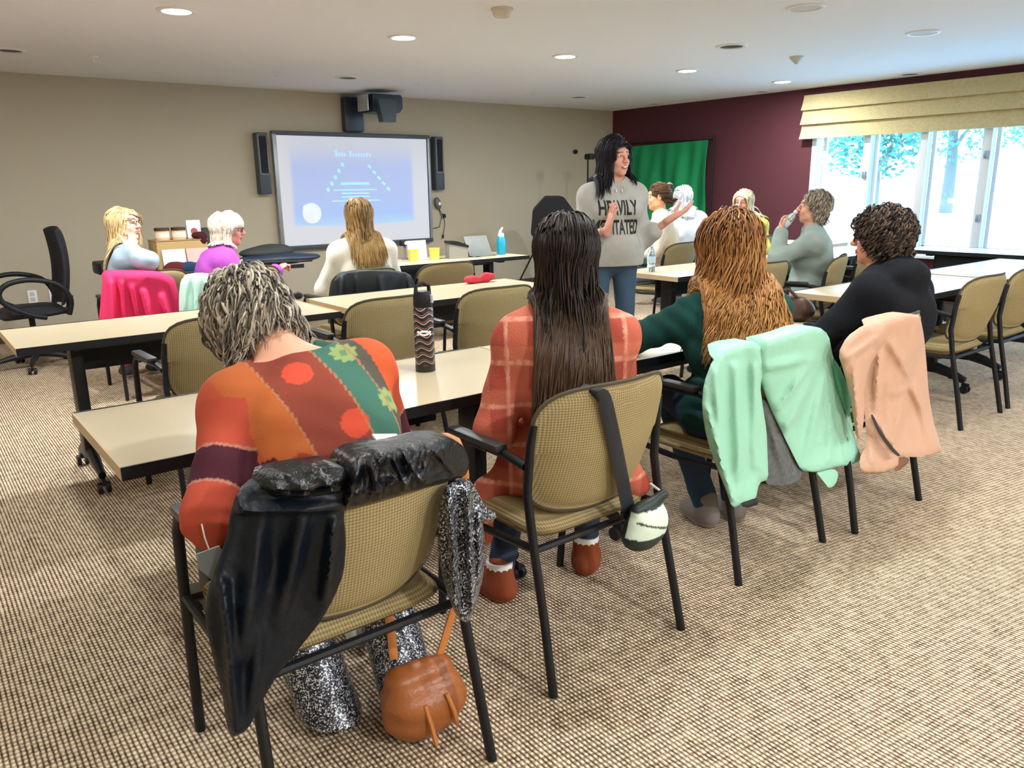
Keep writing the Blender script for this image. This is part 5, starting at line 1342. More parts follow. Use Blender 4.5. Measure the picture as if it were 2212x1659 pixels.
# ------------------------------------------------------------------ garments hung over the chairs
def seg_dist(P, a, b):
    a = A(*a); b = A(*b); ab = b-a; t = np.clip((P-a)@ab/max(ab@ab, 1e-9), 0, 1); return np.linalg.norm(P-a-t[:, None]*ab, axis=1), t
def smooth_poly(poly, n=3):
    P = [A(*p) for p in poly]
    for _ in range(n-1):
        Q = []
        for a, b in zip(P, P[1:]+P[:1]): Q += [a*.8+b*.2, a*.2+b*.8]
        P = Q
    return P
def panel(name, poly, cx, cy, parent, m, ridges=(), off=.0, th=.010, step=7, noise=(.004, 18), colour=None, wrap=None, plumb=.52, seed=1, billow=.0, leg=True):
    """cloth piece whose outline hangs on the rear of the chair standing at (cx, cy); it has folds and a real thickness"""
    B = smooth_poly(poly, 2); pts = []
    for a, b in zip(B, B[1:]+B[:1]):
        k = max(1, int(np.linalg.norm(b-a)/step)); pts += [a+(b-a)*i/k for i in range(k)]
    nb = len(pts); Bn = np.array(pts); lo = Bn.min(0); hi = Bn.max(0)
    gx, gy = np.meshgrid(np.arange(lo[0], hi[0], step), np.arange(lo[1], hi[1], step)); G = np.stack([gx.ravel(), gy.ravel()], 1)
    G[:, 0] += (np.round(G[:, 1]/step) % 2)*step*.5
    # inside test
    ins = np.zeros(len(G), bool); md = np.full(len(G), 1e9)
    for a, b in zip(Bn, np.roll(Bn, -1, 0)):
        c = ((a[1] > G[:, 1]) != (b[1] > G[:, 1])) & (G[:, 0] < (b[0]-a[0])*(G[:, 1]-a[1])/(b[1]-a[1]+1e-12)+a[0]); ins ^= c
        md = np.minimum(md, seg_dist(G, a, b)[0])
    G = G[ins & (md > step*.55)]
    allp = np.concatenate([Bn, G])
    r = delaunay_2d_cdt([Vector(p) for p in allp], [(i, (i+1) % nb) for i in range(nb)], [], 1, 1e-4)
    V2 = np.array([list(v) for v in r[0]]); T = [tuple(f) for f in r[2]]
    ed = np.full(len(V2), 1e9)
    for a, b in zip(Bn, np.roll(Bn, -1, 0)): ed = np.minimum(ed, seg_dist(V2, a, b)[0])
    D = np.stack([ray(x, y) for x, y in V2])
    def surf(x, z):
        u = np.clip((x-cx)/.245, -1.9, 1.9); v = np.clip((z-.665)/.195, (plumb-.665)/.195, 1.1)
        return cy+.045+.085*np.where(np.abs(u) < 1, u*u, 2*np.abs(u)-1)*.9-.035*v-.030-off if not leg else np.minimum(cy+.045+.085*np.where(np.abs(u) < 1, u*u, 2*np.abs(u)-1)*.9-.035*v-.030, np.minimum(cy+.29*z-.045, cy+.065))-off
    y = np.full(len(V2), cy)
    for _ in range(12):
        P = CAMP+D*(y/D[:, 1])[:, None]; y = .5*y+.5*surf(P[:, 0], P[:, 2])
    P = CAMP+D*(y/D[:, 1])[:, None]
    h = noise[0]*wob(P, noise[1], seed)+noise[0]*.5*wob(P, noise[1]*2.7, seed+3)+noise[0]*1.6*(1-np.abs(wob(P*A(1.2, 1, .75), noise[1]*1.1, seed+9)))**4
    for a, b, amp, w in ridges:
        d, t = seg_dist(V2, a, b); h = h+2.2*amp*np.exp(-(d/(w*.75))**2)*(.35+.65*np.sin(PI*np.clip(.15+.8*t, 0, 1)))
    rim = np.clip(ed/14., 0, 1); h = h*(.35+.65*rim)+billow*np.sin(rim*PI/2)
    N = -D/np.linalg.norm(D, axis=1, keepdims=True); N[:, 2] *= .3; N /= np.linalg.norm(N, axis=1, keepdims=True)
    front = P+N*(np.maximum(h, -.004)+th*(.3+.7*np.sqrt(rim)))[:, None]
    back = P-N*(.002)
    if wrap is not None:
        k = np.clip((P[:, 2]-wrap)/.03, 0, 1); back = back+np.outer(k, A(0, .075, .0)); 
    n = len(V2); VV = np.concatenate([front, back]); FF = list(T)+[(c+n, b+n, a+n) for a, b, c in T]
    cnt = {}
    for f in T:
        for a, b in zip(f, f[1:]+f[:1]): cnt[(a, b)] = 1
    for a, b in list(cnt):
        if (b, a) not in cnt: FF.append((b, a, a+n, b+n))
    return mk(name, VV, FF, m, parent, True, 80, None if colour is None else np.concatenate([colour(V2, P)]*2))

def leather():
    m = mat('black_leather', (.0045, .005, .007), .34, spec=.5, bump=(45, .6)); return m
def garments():
    ML = leather()
    # black leather jacket on the nearest chair
    t = thing('leather_jacket', tuple(A(.70, 1.35, .55)), 'black leather jacket draped over the back of the nearest chair', 'jacket')
    def ch(o): o.parent = t; o.matrix_parent_inverse = Matrix.Translation(-A(.70, 1.35, .55)); return o
    ch(panel('jacket_body', [(498, 1105), (512, 1062), (590, 1034), (680, 1020), (742, 1010), (765, 1030), (752, 1075), (742, 1110), (748, 1170), (743, 1235), (722, 1290), (690, 1345), (650, 1395), (600, 1455), (565, 1515), (535, 1575), (500, 1592), (488, 1560), (480, 1500), (462, 1430), (441, 1335), (448, 1275), (470, 1215), (490, 1160)], .70, 1.35, None, mat('dark_navy_leather', (.002, .005, .010), .45, spec=.3, bump=(30, .5)),
        [((520, 1090), (740, 1085), .016, 16), ((560, 1120), (520, 1400), .020, 30), ((650, 1120), (600, 1330), .016, 26), ((720, 1120), (700, 1280), .02, 14), ((480, 1250), (510, 1560), .018, 16), ((560, 1350), (540, 1530), .012, 18)], off=.016, th=.014, wrap=.83, billow=.006, noise=(.006, 16)))
    ch(panel('jacket_collar', [(735, 1060), (740, 1020), (765, 985), (820, 968), (880, 962), (930, 950), (975, 945), (1003, 965), (1016, 1000), (1005, 1030), (960, 1040), (900, 1058), (830, 1078), (770, 1094), (742, 1100)], .70, 1.35, None, ML,
        [((745, 1085), (775, 990), .018, 9), ((800, 1000), (830, 1070), .016, 10), ((850, 985), (890, 1050), .014, 10), ((900, 975), (870, 1050), .014, 9), ((940, 965), (985, 1020), .016, 10), ((780, 1040), (960, 1010), .010, 10), ((820, 985), (800, 1070), .012, 6), ((870, 975), (930, 1045), .012, 6), ((925, 965), (905, 1040), .010, 6), ((760, 1060), (850, 1030), .012, 6), ((955, 960), (990, 1010), .012, 6)], off=.016, th=.010, wrap=.83, noise=(.007, 34), billow=.006))
    ch(panel('jacket_shoulder', [(560, 1050), (590, 1028), (660, 1014), (740, 1004), (752, 1030), (744, 1062), (690, 1070), (630, 1074), (585, 1078)], .70, 1.35, None, ML, [((590, 1050), (740, 1030), .014, 12), ((600, 1066), (735, 1054), .010, 7), ((620, 1025), (700, 1060), .008, 6), ((680, 1015), (735, 1050), .008, 6)], off=.032, th=.008, wrap=.83, noise=(.004, 40)))
    p = on_y(842, 955, 1.37); MB().box(p, (.062, .05, .004), M=Matrix.Rotation(.45, 4, 'X') @ Matrix.Rotation(.25, 4, 'Y')).build('white_label', M_white, t).matrix_parent_inverse = Matrix.Translation(-A(.70, 1.35, .55))
    # sequined wrap hanging off the chair's right corner
    t2 = thing('sequin_wrap', (.95, 1.36, .5), 'black and silver sequined wrap hanging off the right corner of the nearest chair', 'wrap')
    o = panel('wrap_cloth', [(955, 1060), (975, 1040), (1010, 1030), (1030, 1058), (1046, 1092), (1076, 1112), (1062, 1124), (1042, 1120), (1049, 1180), (1044, 1240), (1030, 1300), (1012, 1345), (985, 1330), (962, 1270), (946, 1200), (945, 1120)], .70, 1.35, t2, SEQUIN, [((970, 1060), (985, 1300), .02, 10), ((1010, 1050), (1020, 1300), .022, 10), ((1035, 1090), (1035, 1250), .016, 8)], off=.02, th=.02, billow=.02, noise=(.006, 24))
    o.matrix_parent_inverse = Matrix.Translation(-A(.95, 1.36, .5))
    # tan slouchy bag
    p = on_z(930, 1590, 0); bx, by = p[0]-.005, p[1]+.03
    t3 = thing('shoulder_bag', (bx, by, 0), 'slouchy tan leather bag on the carpet beside the nearest chair leg', 'bag')
    tan = lambda V: np.tile(A(*sr(156, 90, 44)), (len(V), 1))*(1+.14*wob(V, 26, 3)[:, None])
    V, Q = Field([el((0, 0, .075), (.105, .075, .075), None, .03), el((-.05, .0, .12), (.06, .06, .06), None, .04), el((.05, -.01, .10), (.065, .06, .07), None, .04), rc((-.06, 0, .18), (.06, .0, .17), .035, .03, .03)], .005, post=lambda P, f: np.maximum(f-.007*wob(P, 34, 2)-.004*wob(P, 80, 5), .002-P[:, 2])).mesh()
    mk_np('bag_body', V, Q, vmat('tan_leather', .38, .5, bump=(120, .15)), t3, tan(V))
    MT = mat('tan_strap', sr(188, 118, 58), .45)
    def wp(x, y, Y): q = on_y(x, y, Y); return (q[0]-bx, q[1]-by, q[2])
    MB().tube([(.05, 0, .17), wp(985, 1300, 1.56), wp(990, 1150, 1.54), wp(1004, 1075, 1.46), wp(1004, 1030, 1.40), wp(999, 985, 1.40), wp(985, 950, 1.43), wp(965, 940, 1.47), wp(948, 960, 1.52), (-.03, .12, .55), (-.04, .06, .2)], .012, 10, flat=((0, 1, 0), .5)).build('strap', MT, t3)
    for a, b in (((-.03, -.07, .13), (-.02, -.10, .03)), ((.03, -.075, .14), (.05, -.09, .05))): MB().tube([a, ((a[0]+b[0])/2, a[1]-.018, (a[2]+b[2])/2), b], .006, 6).build('tassel', MT, t3)
    # grey hang tag on a string at the left of the nearest chair
    p = on_y(458, 1218, 1.50)
    t4 = thing('hang_tag', tuple(p), 'grey tag on a white string hanging at the left of the nearest chair', 'tag')
    MB().prism([(-.026, .03), (.018, .034), (.028, .01), (.004, -.045), (-.028, .0)], -.002, .002, 'y').build('tag_card', mat('grey_card', sr(150, 158, 160), .5), t4); MB().tube([(-.002, 0, .03), (-.008, .0, .06), (-.008, .01, .085)], .0016, 5).build('string', M_white, t4)
    # white sneaker under the nearest chair
    p = on_z(783, 1392, 0)
    t5 = thing('sneaker', (p[0], p[1]+.06, 0), 'white sneaker with a black sole on the carpet under the nearest chair', 'shoe', rz=-.25)
    V, Q = Field([el((0, -.08, .05), (.034, .045, .04), None, .02), el((0, .03, .04), (.042, .11, .036), None, .02), rc((0, -.07, .06), (0, -.06, .09), .032, .03, .02), el((0, -.065, .105), (.024, .03, .03), None, .01, '-')], .005, post=lambda P, f: np.maximum(f, .003-P[:, 2])).mesh()
    c = np.tile(A(.72, .73, .74), (len(V), 1)); c[V[:, 2] < .03] = (.01, .01, .012); c[(np.abs(V[:, 0]) < .012) & (V[:, 1] < -.08)] = (.2, .2, .22); mk_np('sneaker_body', V, Q, CLOTHM, t5, c)

    # strap bag on the second chair
    t6 = thing('belt_bag', (1.52, 1.44, .5), 'small mint and dark green bag hanging by a wide black strap on a chair back', 'bag')
    inv = Matrix.Translation(-A(1.52, 1.44, .5))
    o = panel('strap', [(1285, 846), (1310, 838), (1322, 858), (1338, 930), (1352, 1000), (1366, 1070), (1378, 1120), (1350, 1128), (1338, 1080), (1322, 1000), (1306, 930), (1293, 870)], 1.52, 1.44, t6, mat('black_webbing', (.010, .012, .016), .7), (), off=.004, th=.004, step=6, noise=(.001, 10), wrap=.83); o.matrix_parent_inverse = inv
    p = on_y(1398, 1128, 1.44)
    def bag_cols(V):
        c = np.tile(A(*sr(32, 44, 42)), (len(V), 1)); d = V-p
        m = (d[:, 1] < .005) & (d[:, 2] > -.030+.05*(-d[:, 0]-.0)*.9) & (d[:, 2] < .05); c[m] = A(*sr(205, 222, 206)); m2 = m & (np.abs(d[:, 2]-(.0+.35*(-d[:, 0]))) < .0035) & (d[:, 1] < -.02); c[m2] = A(.05, .06, .05)
        return c
    R_ = rotz(.1)@rotx(-.15)
    V, Q = Field([el(p, (.078, .050, .068), R_, .02), el(p+A(-.015, .01, -.035), (.072, .045, .045), R_, .03), rc(p+A(-.055, -.01, .055), p+A(.06, -.005, .075), .016, .014, .02)], .0045, post=lambda P, f: f-.003*wob(P, 60, 2)).mesh()
    o = mk_np('pouch', V, Q, vmat('bag_nylon', .5, .4), t6, bag_cols(V)); o.matrix_parent_inverse = inv
    o = MB().tube([p+A(.06, 0, .06), on_y(1425, 1060, 1.46), on_y(1405, 1045, 1.5)], .004, 6).build('zip_cord', M_white, t6); o.matrix_parent_inverse = inv

    # mint rain jacket on the third chair
    MM = mat('mint_nylon', sr(152, 208, 184), .5, spec=.4, bump=(38, .25)); MD = mat('deep_mint_lining', sr(70, 160, 130), .5); MG = mat('grey_patterned_lining', (.10, .11, .11), .7, noise=(60, .6))
    t7 = thing('rain_jacket', (2.44, 1.50, .5), 'mint green rain jacket hung over the back of the third near chair', 'jacket'); inv7 = Matrix.Translation(-A(2.44, 1.50, .5))
    def c7(o): o.matrix_parent_inverse = inv7
    c7(panel('lining', [(1640, 860), (1672, 870), (1705, 940), (1735, 1010), (1728, 1040), (1690, 1050), (1650, 1045), (1640, 960)], 2.44, 1.50, t7, MG, [((1660, 900), (1700, 1040), .012, 10)], off=.0, th=.006))
    c7(panel('jacket_back', [(1640, 738), (1700, 724), (1740, 709), (1768, 705), (1790, 722), (1800, 775), (1818, 815), (1830, 860), (1838, 905), (1850, 960), (1863, 992), (1840, 1003), (1800, 1010), (1762, 1020), (1731, 1016), (1712, 980), (1690, 935), (1668, 890), (1652, 850), (1640, 810)], 2.44, 1.50, t7, MM,
        [((1660, 790), (1750, 770), .014, 12), ((1680, 880), (1760, 770), .014, 9), ((1700, 920), (1775, 780), .016, 9), ((1740, 980), (1785, 790), .016, 10), ((1790, 990), (1795, 820), .012, 9), ((1830, 985), (1810, 850), .014, 9)], off=.012, th=.012, wrap=.83, billow=.006, noise=(.006, 16)))
    c7(panel('sleeve', [(1516, 880), (1520, 828), (1540, 775), (1576, 745), (1640, 736), (1652, 790), (1642, 835), (1648, 880), (1656, 930), (1658, 985), (1660, 1035), (1640, 1042), (1632, 1080), (1600, 1090), (1582, 1097), (1565, 1050), (1545, 1000), (1526, 945)], 2.44, 1.50, t7, MM,
        [((1545, 800), (1560, 1000), .018, 12), ((1590, 790), (1600, 1060), .022, 16), ((1630, 790), (1630, 1000), .014, 12), ((1530, 880), (1580, 1070), .014, 9)], off=.02, th=.014, wrap=.83, billow=.010, noise=(.006, 18)))
    c7(panel('hood', [(1798, 770), (1812, 790), (1826, 820), (1838, 865), (1836, 905), (1826, 890), (1812, 850), (1802, 810)], 2.44, 1.50, t7, MD, [((1808, 790), (1830, 880), .01, 7)], off=.03, th=.008, step=5))
    c7(panel('cuff', [(1762, 1018), (1800, 1012), (1812, 1022), (1806, 1045), (1792, 1056), (1778, 1038)], 2.44, 1.50, t7, MM, (), off=.0, th=.012, step=5))
    c7(panel('cuff_band', [(1600, 1086), (1634, 1076), (1640, 1088), (1618, 1096), (1604, 1094)], 2.44, 1.50, t7, M_blackp, (), off=.03, th=.010, step=4))
    # peach raincoat on the fourth
    MP = mat('peach_nylon', sr(200, 160, 136), .5, spec=.35, bump=(34, .3)); MPd = mat('brown_zip_tape', (.02, .016, .014), .6)
    t8 = thing('raincoat', (3.15, 1.46, .5), 'pale peach raincoat hung over the back of the fourth near chair', 'coat'); inv8 = Matrix.Translation(-A(3.15, 1.46, .5))
    def c8(o): o.matrix_parent_inverse = inv8
    c8(panel('coat_back', [(1850, 730), (1885, 698), (1930, 686), (1965, 678), (1987, 680), (1996, 725), (2002, 790), (2006, 850), (2016, 910), (2030, 955), (2036, 975), (2005, 986), (1965, 987), (1942, 984), (1940, 1008), (1905, 1022), (1860, 1022), (1856, 990), (1872, 960), (1868, 890), (1862, 830), (1852, 780)], 3.15, 1.46, t8, MP,
        [((1900, 760), (1890, 880), .020, 9), ((1925, 740), (1960, 800), .014, 12), ((1960, 800), (1985, 870), .016, 10), ((1950, 860), (1930, 960), .022, 10), ((1985, 850), (2010, 960), .020, 12), ((1890, 900), (1945, 980), .018, 8), ((1930, 850), (1975, 830), .012, 8), ((1880, 960), (1890, 1010), .014, 10)], off=.012, th=.014, wrap=.83, billow=.008, noise=(.008, 20)))
    c8(panel('coat_sleeve', [(1810, 764), (1828, 728), (1864, 702), (1905, 692), (1922, 720), (1900, 755), (1878, 790), (1866, 840), (1868, 890), (1862, 940), (1850, 950), (1842, 890), (1832, 840), (1822, 800)], 3.15, 1.46, t8, MP,
        [((1830, 770), (1895, 725), .018, 10), ((1845, 780), (1850, 920), .018, 9)], off=.045, th=.014, billow=.02))
    c8(panel('zip', [(1880, 896), (1886, 896), (1905, 935), (1930, 968), (1946, 984), (1938, 986), (1915, 962), (1894, 930)], 3.15, 1.46, t8, MPd, (), off=.066, th=.004, step=4))
    c8(panel('brown_lining', [(1938, 988), (1965, 989), (1962, 1000), (1940, 1018), (1930, 1016)], 3.15, 1.46, t8, mat('brown_lining', sr(120, 78, 58), .7), (), off=.0, th=.006, step=4))
    # far garments
    t9 = thing('pink_jacket', (1.37, 5.68, .5), 'hot pink jacket spread over the chair of the denim shirted blonde', 'jacket'); 
    o = panel('jacket_body', [(218, 640), (222, 598), (232, 584), (278, 585), (322, 584), (352, 588), (376, 600), (386, 636), (389, 672), (384, 700), (345, 742), (345, 765), (300, 752), (240, 750), (236, 775), (212, 766), (213, 700)], 1.37, 5.68, t9, mat('hot_pink_fleece', sr(226, 46, 104), .8), [((240, 610), (240, 740), .03, 8), ((262, 610), (268, 720), .025, 7), ((285, 620), (300, 700), .02, 7), ((310, 630), (330, 720), .03, 9), ((350, 640), (365, 700), .025, 8)], off=.03, th=.02, step=4, wrap=.82, billow=.02, noise=(.008, 12)); o.matrix_parent_inverse = Matrix.Translation(-A(1.37, 5.68, .5))
    t10 = thing('mint_jacket', (1.95, 5.46, .5), 'pale mint jacket on the chair of the purple topped woman', 'jacket')
    o = panel('jacket_body', [(386, 640), (390, 606), (402, 594), (430, 590), (466, 592), (500, 598), (505, 660), (480, 700), (440, 720), (388, 716)], 1.95, 5.46, t10, mat('pale_mint_cloth', sr(190, 226, 212), .7), [((400, 610), (396, 700), .025, 7), ((425, 605), (420, 700), .025, 7), ((450, 610), (450, 700), .02, 7)], off=.03, th=.015, step=4, wrap=.82, noise=(.008, 14)); o.matrix_parent_inverse = Matrix.Translation(-A(1.95, 5.46, .5))
    t11 = thing('black_coat', (2.47, 4.66, .5), 'black coat covering the chair of the woman in the cream shirt', 'coat')
    o = panel('coat_body', [(706, 690), (709, 640), (718, 606), (742, 590), (790, 584), (850, 584), (884, 590), (896, 612), (905, 650), (908, 690)], 2.47, 4.66, t11, mat('blue_black_cloth', (.012, .018, .024), .6), [((740, 600), (736, 680), .02, 6), ((772, 598), (770, 680), .014, 6), ((820, 598), (826, 680), .016, 8), ((882, 600), (892, 680), .02, 5)], off=.02, th=.015, step=4, wrap=.82, noise=(.004, 14)); o.matrix_parent_inverse = Matrix.Translation(-A(2.47, 4.66, .5))
garments()
# ------------------------------------------------------------------ small things on the tables
ZT = .7375
def wave_bottle_mat():
    m, t, b = _nt('wavy_stripe_print'); N, L = t.nodes, t.links
    tc = N.new('ShaderNodeTexCoord'); sp = N.new('ShaderNodeSeparateXYZ'); L.new(tc.outputs['Object'], sp.inputs[0])
    def M_(op, a, c=None):
        n = N.new('ShaderNodeMath'); n.operation = op
        for i, q in enumerate((a, c)):
            if q is None: continue
            if isinstance(q, (int, float)): n.inputs[i].default_value = q
            else: L.new(q, n.inputs[i])
        return n.outputs[0]
    an = M_('ARCTAN2', sp.outputs[1], sp.outputs[0])
    z = M_('ADD', sp.outputs[2], M_('MULTIPLY', M_('SINE', M_('ADD', M_('MULTIPLY', an, 4), M_('MULTIPLY', sp.outputs[2], 22))), .006))
    s = M_('FRACT', M_('DIVIDE', z, .024))
    cr = N.new('ShaderNodeValToRGB'); cr.color_ramp.interpolation = 'CONSTANT'; e = cr.color_ramp.elements
    e[0].position = 0; e[0].color = (.012, .012, .016, 1); e[1].position = .42; e[1].color = (*sr(196, 186, 180), 1)
    for p_, c in ((.55, (.012, .012, .016)), (.72, sr(150, 92, 74)), (.86, (.012, .012, .016))): k = e.new(p_); k.color = (*c, 1)
    L.new(s, cr.inputs[0]); L.new(cr.outputs[0], b.inputs['Base Color']); b.inputs['Roughness'].default_value = .35
    return m
def props():
    MC = mat('clear_plastic', (.75, .88, .97), .08, spec=.6, trans=.85)
    # patterned drinking bottle
    p = on_z(929, 803, ZT)
    t = thing('drink_bottle', (p[0], p[1]+.03, ZT), 'tall black water bottle with wavy stripes and a white emblem on the near table', 'water bottle')
    MB().lathe([(.001, 0), (.033, 0), (.0355, .004), (.0355, .225), (.031, .236), (.001, .236)], n=36).build('bottle_body', wave_bottle_mat(), t)
    MB().lathe([(.001, .0), (.036, .0), (.0362, .022), (.001, .022)], n=32).build('base_band', mat('dark_base', (.02, .014, .016), .4), t)
    MB().lathe([(.001, .232), (.033, .232), (.0345, .24), (.034, .27), (.026, .288), (.001, .292)], n=28).build('lid', M_blackp, t)
    MB().tube([(-.03, 0, .262), (-.026, 0, .305), (0, 0, .315), (.026, 0, .305), (.03, 0, .262)], .007, 8).build('carry_loop', M_blackp, t)
    MB().box((.018, -.03, .262), (.012, .012, .03), bev=.004, rz=.5).build('lid_button', mat('light_button', (.5, .52, .55), .4), t)
    # emblem: two interlocking arcs
    a0 = math.atan2(-p[1], -p[0])
    em = MB()
    for sgn in (1, -1):
        pts = []
        for k in range(13):
            th = -1.15+2.3*k/12; x = .026*math.sin(th); z = .142+sgn*(.022-.030*math.cos(th)*.75)+sgn*(-.006)
            an = a0+x/.0365; pts.append((.0365*math.cos(an), .0365*math.sin(an), z))
        em.tube(pts, .0042, 6)
    em.build('emblem', mat('white_print', (.85, .85, .86), .5), t)
    # clear water bottle behind the presenter
    def water_bottle(loc, label, M=None):
        o = thing('water_bottle', loc, label, 'water bottle')
        if M is not None: o.rotation_euler = M
        MB().lathe([(.001, .0), (.028, .0), (.032, .008), (.032, .05), (.030, .055), (.032, .06), (.032, .12), (.026, .155), (.013, .182), (.013, .19), (.001, .19)], n=24).build('bottle_body', MC, o)
        MB().lathe([(.0322, .065), (.0328, .066), (.0328, .112), (.0322, .113)], n=24).build('paper_label', mat('pale_blue_label', sr(196, 216, 232), .5), o)
        MB().lathe([(.001, .188), (.015, .188), (.015, .206), (.001, .206)], n=16).build('cap', M_white, o)
        return o
    p = on_z(1407, 588, ZT); water_bottle((p[0]+.04, p[1]+.04, ZT), 'clear water bottle standing on the table end behind the presenter')
    # bottle raised by the drinking woman: sits in her hand
    w = F12.wri[-1]; d, n, *_ = F12.hand[-1]
    c = w+d*.085+n*.035; RZ = Matrix.Rotation(30*D2R, 4, 'Z'); loc = Matrix.Translation((5.50, 3.36, 0)) @ RZ @ Vector(c)
    ax = (RZ.to_3x3() @ Vector(unit(F12.H(0, .115, -.06)-c+A(0, 0, .02)))); q = Vector((0, 0, 1)).rotation_difference(ax)
    water_bottle(tuple(loc-ax*.085), 'clear water bottle held to the mouth of the woman in grey green', q.to_euler())
    # blue bottle with white spout
    p = on_z(1086, 544, ZT)
    t = thing('sports_bottle', (4.68, 6.16, ZT), 'turquoise bottle with a white flip spout at the right end of the table', 'bottle')
    MB().lathe([(.001, 0), (.04, 0), (.045, .01), (.045, .12), (.036, .16), (.028, .175), (.001, .175)]).build('bottle_body', mat('turquoise_plastic', sr(22, 150, 184), .35), t)
    MB().lathe([(.001, .172), (.03, .172), (.03, .195), (.02, .205), (.001, .205)]).build('lid', M_white, t)
    MB().tube([(-.015, 0, .2), (-.005, 0, .225), (.02, 0, .255)], [.014, .012, .008], 10).build('spout', M_white, t)
    # leaning grey tablet
    p = on_z(1038, 553, ZT)
    t = thing('tablet_case', (p[0], 6.16, ZT), 'grey tablet in a folded case leaning back beside the turquoise bottle', 'tablet')
    mg = mat('tablet_grey', sr(104, 108, 104), .5, noise=(30, .15)); TL = Matrix.Rotation(-.5, 4, 'X')
    MB().box((0, .03, .095), (.27, .012, .205), M=TL, bev=.006).build('slab', mg, t); MB().box((0, .09, .08), (.25, .008, .17), M=Matrix.Rotation(.35, 4, 'X'), bev=.003).build('stand_flap', mat('dark_case', sr(70, 74, 72), .6), t); MB().box((0, -.035, .005), (.27, .10, .008), bev=.002).build('front_flap', mg, t)
    # black and grey appliance
    p = on_z(985, 556, ZT)
    t = thing('card_reader', (p[0]-.03, 6.14, ZT), 'small grey box machine with a slanted black top on the table below the whiteboard', 'machine', rz=-.3)
    MB().prism([(-.09, 0), (.09, 0), (.09, .10), (-.09, .14)], -.07, .07, 'y').build('housing', mat('machine_grey', sr(140, 138, 128), .5), t, angle=30); MB().prism([(-.096, .138), (.096, .096), (.096, .118), (.0, .155), (-.096, .160)], -.076, .076, 'y').build('top_cover', M_blackp, t, angle=30)
    MB().tube([(.09, .0, .03), (.13, .02, .004), (.2, -.02, .004), (.26, .03, .004)], .004, 6).build('cable', M_blackp, t)
    # yellow containers, card, camera
    MY = mat('yellow_plastic', sr(250, 206, 96), .5, noise=(20, .05))
    for i, (x, y, l) in enumerate(((890, 562, 'yellow open container on the left below the pale card'), (930, 558, 'yellow open container on the right below the pale card'))):
        p = on_z(x, y, ZT); t = thing('storage_tub', (p[0]-.04, 6.16, ZT), l, 'container', 'yellow containers')
        MB().lathe([(.001, .0), (.042, .0), (.05, .10), (.052, .104), (.047, .104), (.04, .008), (.001, .008)], n=20).build('tub', MY, t)
    p = on_z(912, 560, ZT); t = thing('sign_card', (p[0]-.02, 6.32, ZT), 'pale card standing behind the yellow containers', 'card')
    MB().box((0, 0, .085), (.20, .006, .17), M=Matrix.Rotation(-.12, 4, 'X')).build('card_sheet', mat('cream_card', sr(228, 218, 204), .7), t); MB().box((0, .03, .05), (.06, .005, .1), M=Matrix.Rotation(.4, 4, 'X')).build('card_stand', mat('cream_card', sr(228, 218, 204), .7), t)
    p = on_z(882, 556, ZT); t = thing('webcam', (p[0]-.14, 6.36, ZT), 'small black camera on a grey stem left of the pale card', 'camera')
    MB().box((0, 0, .15), (.09, .05, .05), bev=.01).build('camera_body', M_blackp, t); MB().lathe([(.001, 0), (.03, 0), (.03, .008), (.01, .012), (.01, .13), (.001, .13)], n=14).build('stem', mat('grey_stem', (.2, .2, .2), .5), t); MB().sph((.0, -.028, .15), (.016, .008, .016)).build('camera_lens', M_white, t)
    # cardboard box, jars, cards and dark things at the left
    TY = 6.98
    p = on_y(395, 575, 6.85)
    t = thing('cardboard_box', (p[0], 6.92, ZT), 'brown cardboard box on the left front table', 'box')
    MB().box((0, 0, .125), (.40, .26, .25), bev=.004).build('carton', mat('kraft_cardboard', sr(176, 146, 96), .8, noise=(12, .06)), t); MB().box((0, 0, .252), (.41, .27, .006), bev=.002).build('box_lid', mat('kraft_lid', sr(166, 136, 90), .8), t)
    bx = p[0]
    for dx, l in ((-.13, 'candle jar with a dark lid on the cardboard box, the left one'), (.0, 'candle jar with a dark lid on the cardboard box, beside the small card')):
        j = thing('candle_jar', (bx+dx, 6.86, ZT+.256), l, 'jar', 'candle jars on the box')
        MB().lathe([(.001, 0), (.052, 0), (.055, .005), (.055, .075), (.001, .075)], n=20).build('jar', mat('peach_wax', sr(226, 186, 150), .4), j); MB().lathe([(.001, .075), (.058, .075), (.058, .098), (.001, .098)], n=20).build('lid', mat('dark_wood_lid', sr(64, 40, 30), .5), j)
        MB().lathe([(.0555, .02), (.0562, .02), (.0562, .06), (.0555, .06)], n=20).build('jar_label', mat('cream_label', sr(230, 214, 190), .6), j)
    c = thing('greeting_card', (bx+.13, 6.88, ZT+.256), 'small white card with a red motif standing on the cardboard box', 'card')
    MB().box((0, 0, .075), (.11, .004, .15), M=Matrix.Rotation(-.1, 4, 'X')).build('card_sheet', M_white, c); MB().lathe([(.001, 0), (.028, 0), (.028, .002), (.001, .002)], (0, -.004, .06), 18, Matrix.Rotation(PI/2-.1, 4, 'X')).build('motif', mat('dull_red', sr(150, 70, 60), .6), c)
    MB().box((0, .03, .04), (.05, .004, .08), M=Matrix.Rotation(.4, 4, 'X')).build('card_stand', M_white, c)
    b = thing('dark_bundle', (bx+.15, 6.83, ZT+.256), 'dark red crumpled bundle in front of the small white card', 'bundle')
    V, Q = Field([el((0, 0, .03), (.06, .03, .03)), el((.02, -.03, .0), (.04, .02, .05))], .006, post=lambda P, f: f-.006*wob(P, 60, 1)).mesh(); mk_np('bundle_cloth', V, Q, CLOTHM, b, np.tile(A(*sr(66, 24, 30)), (len(V), 1)))
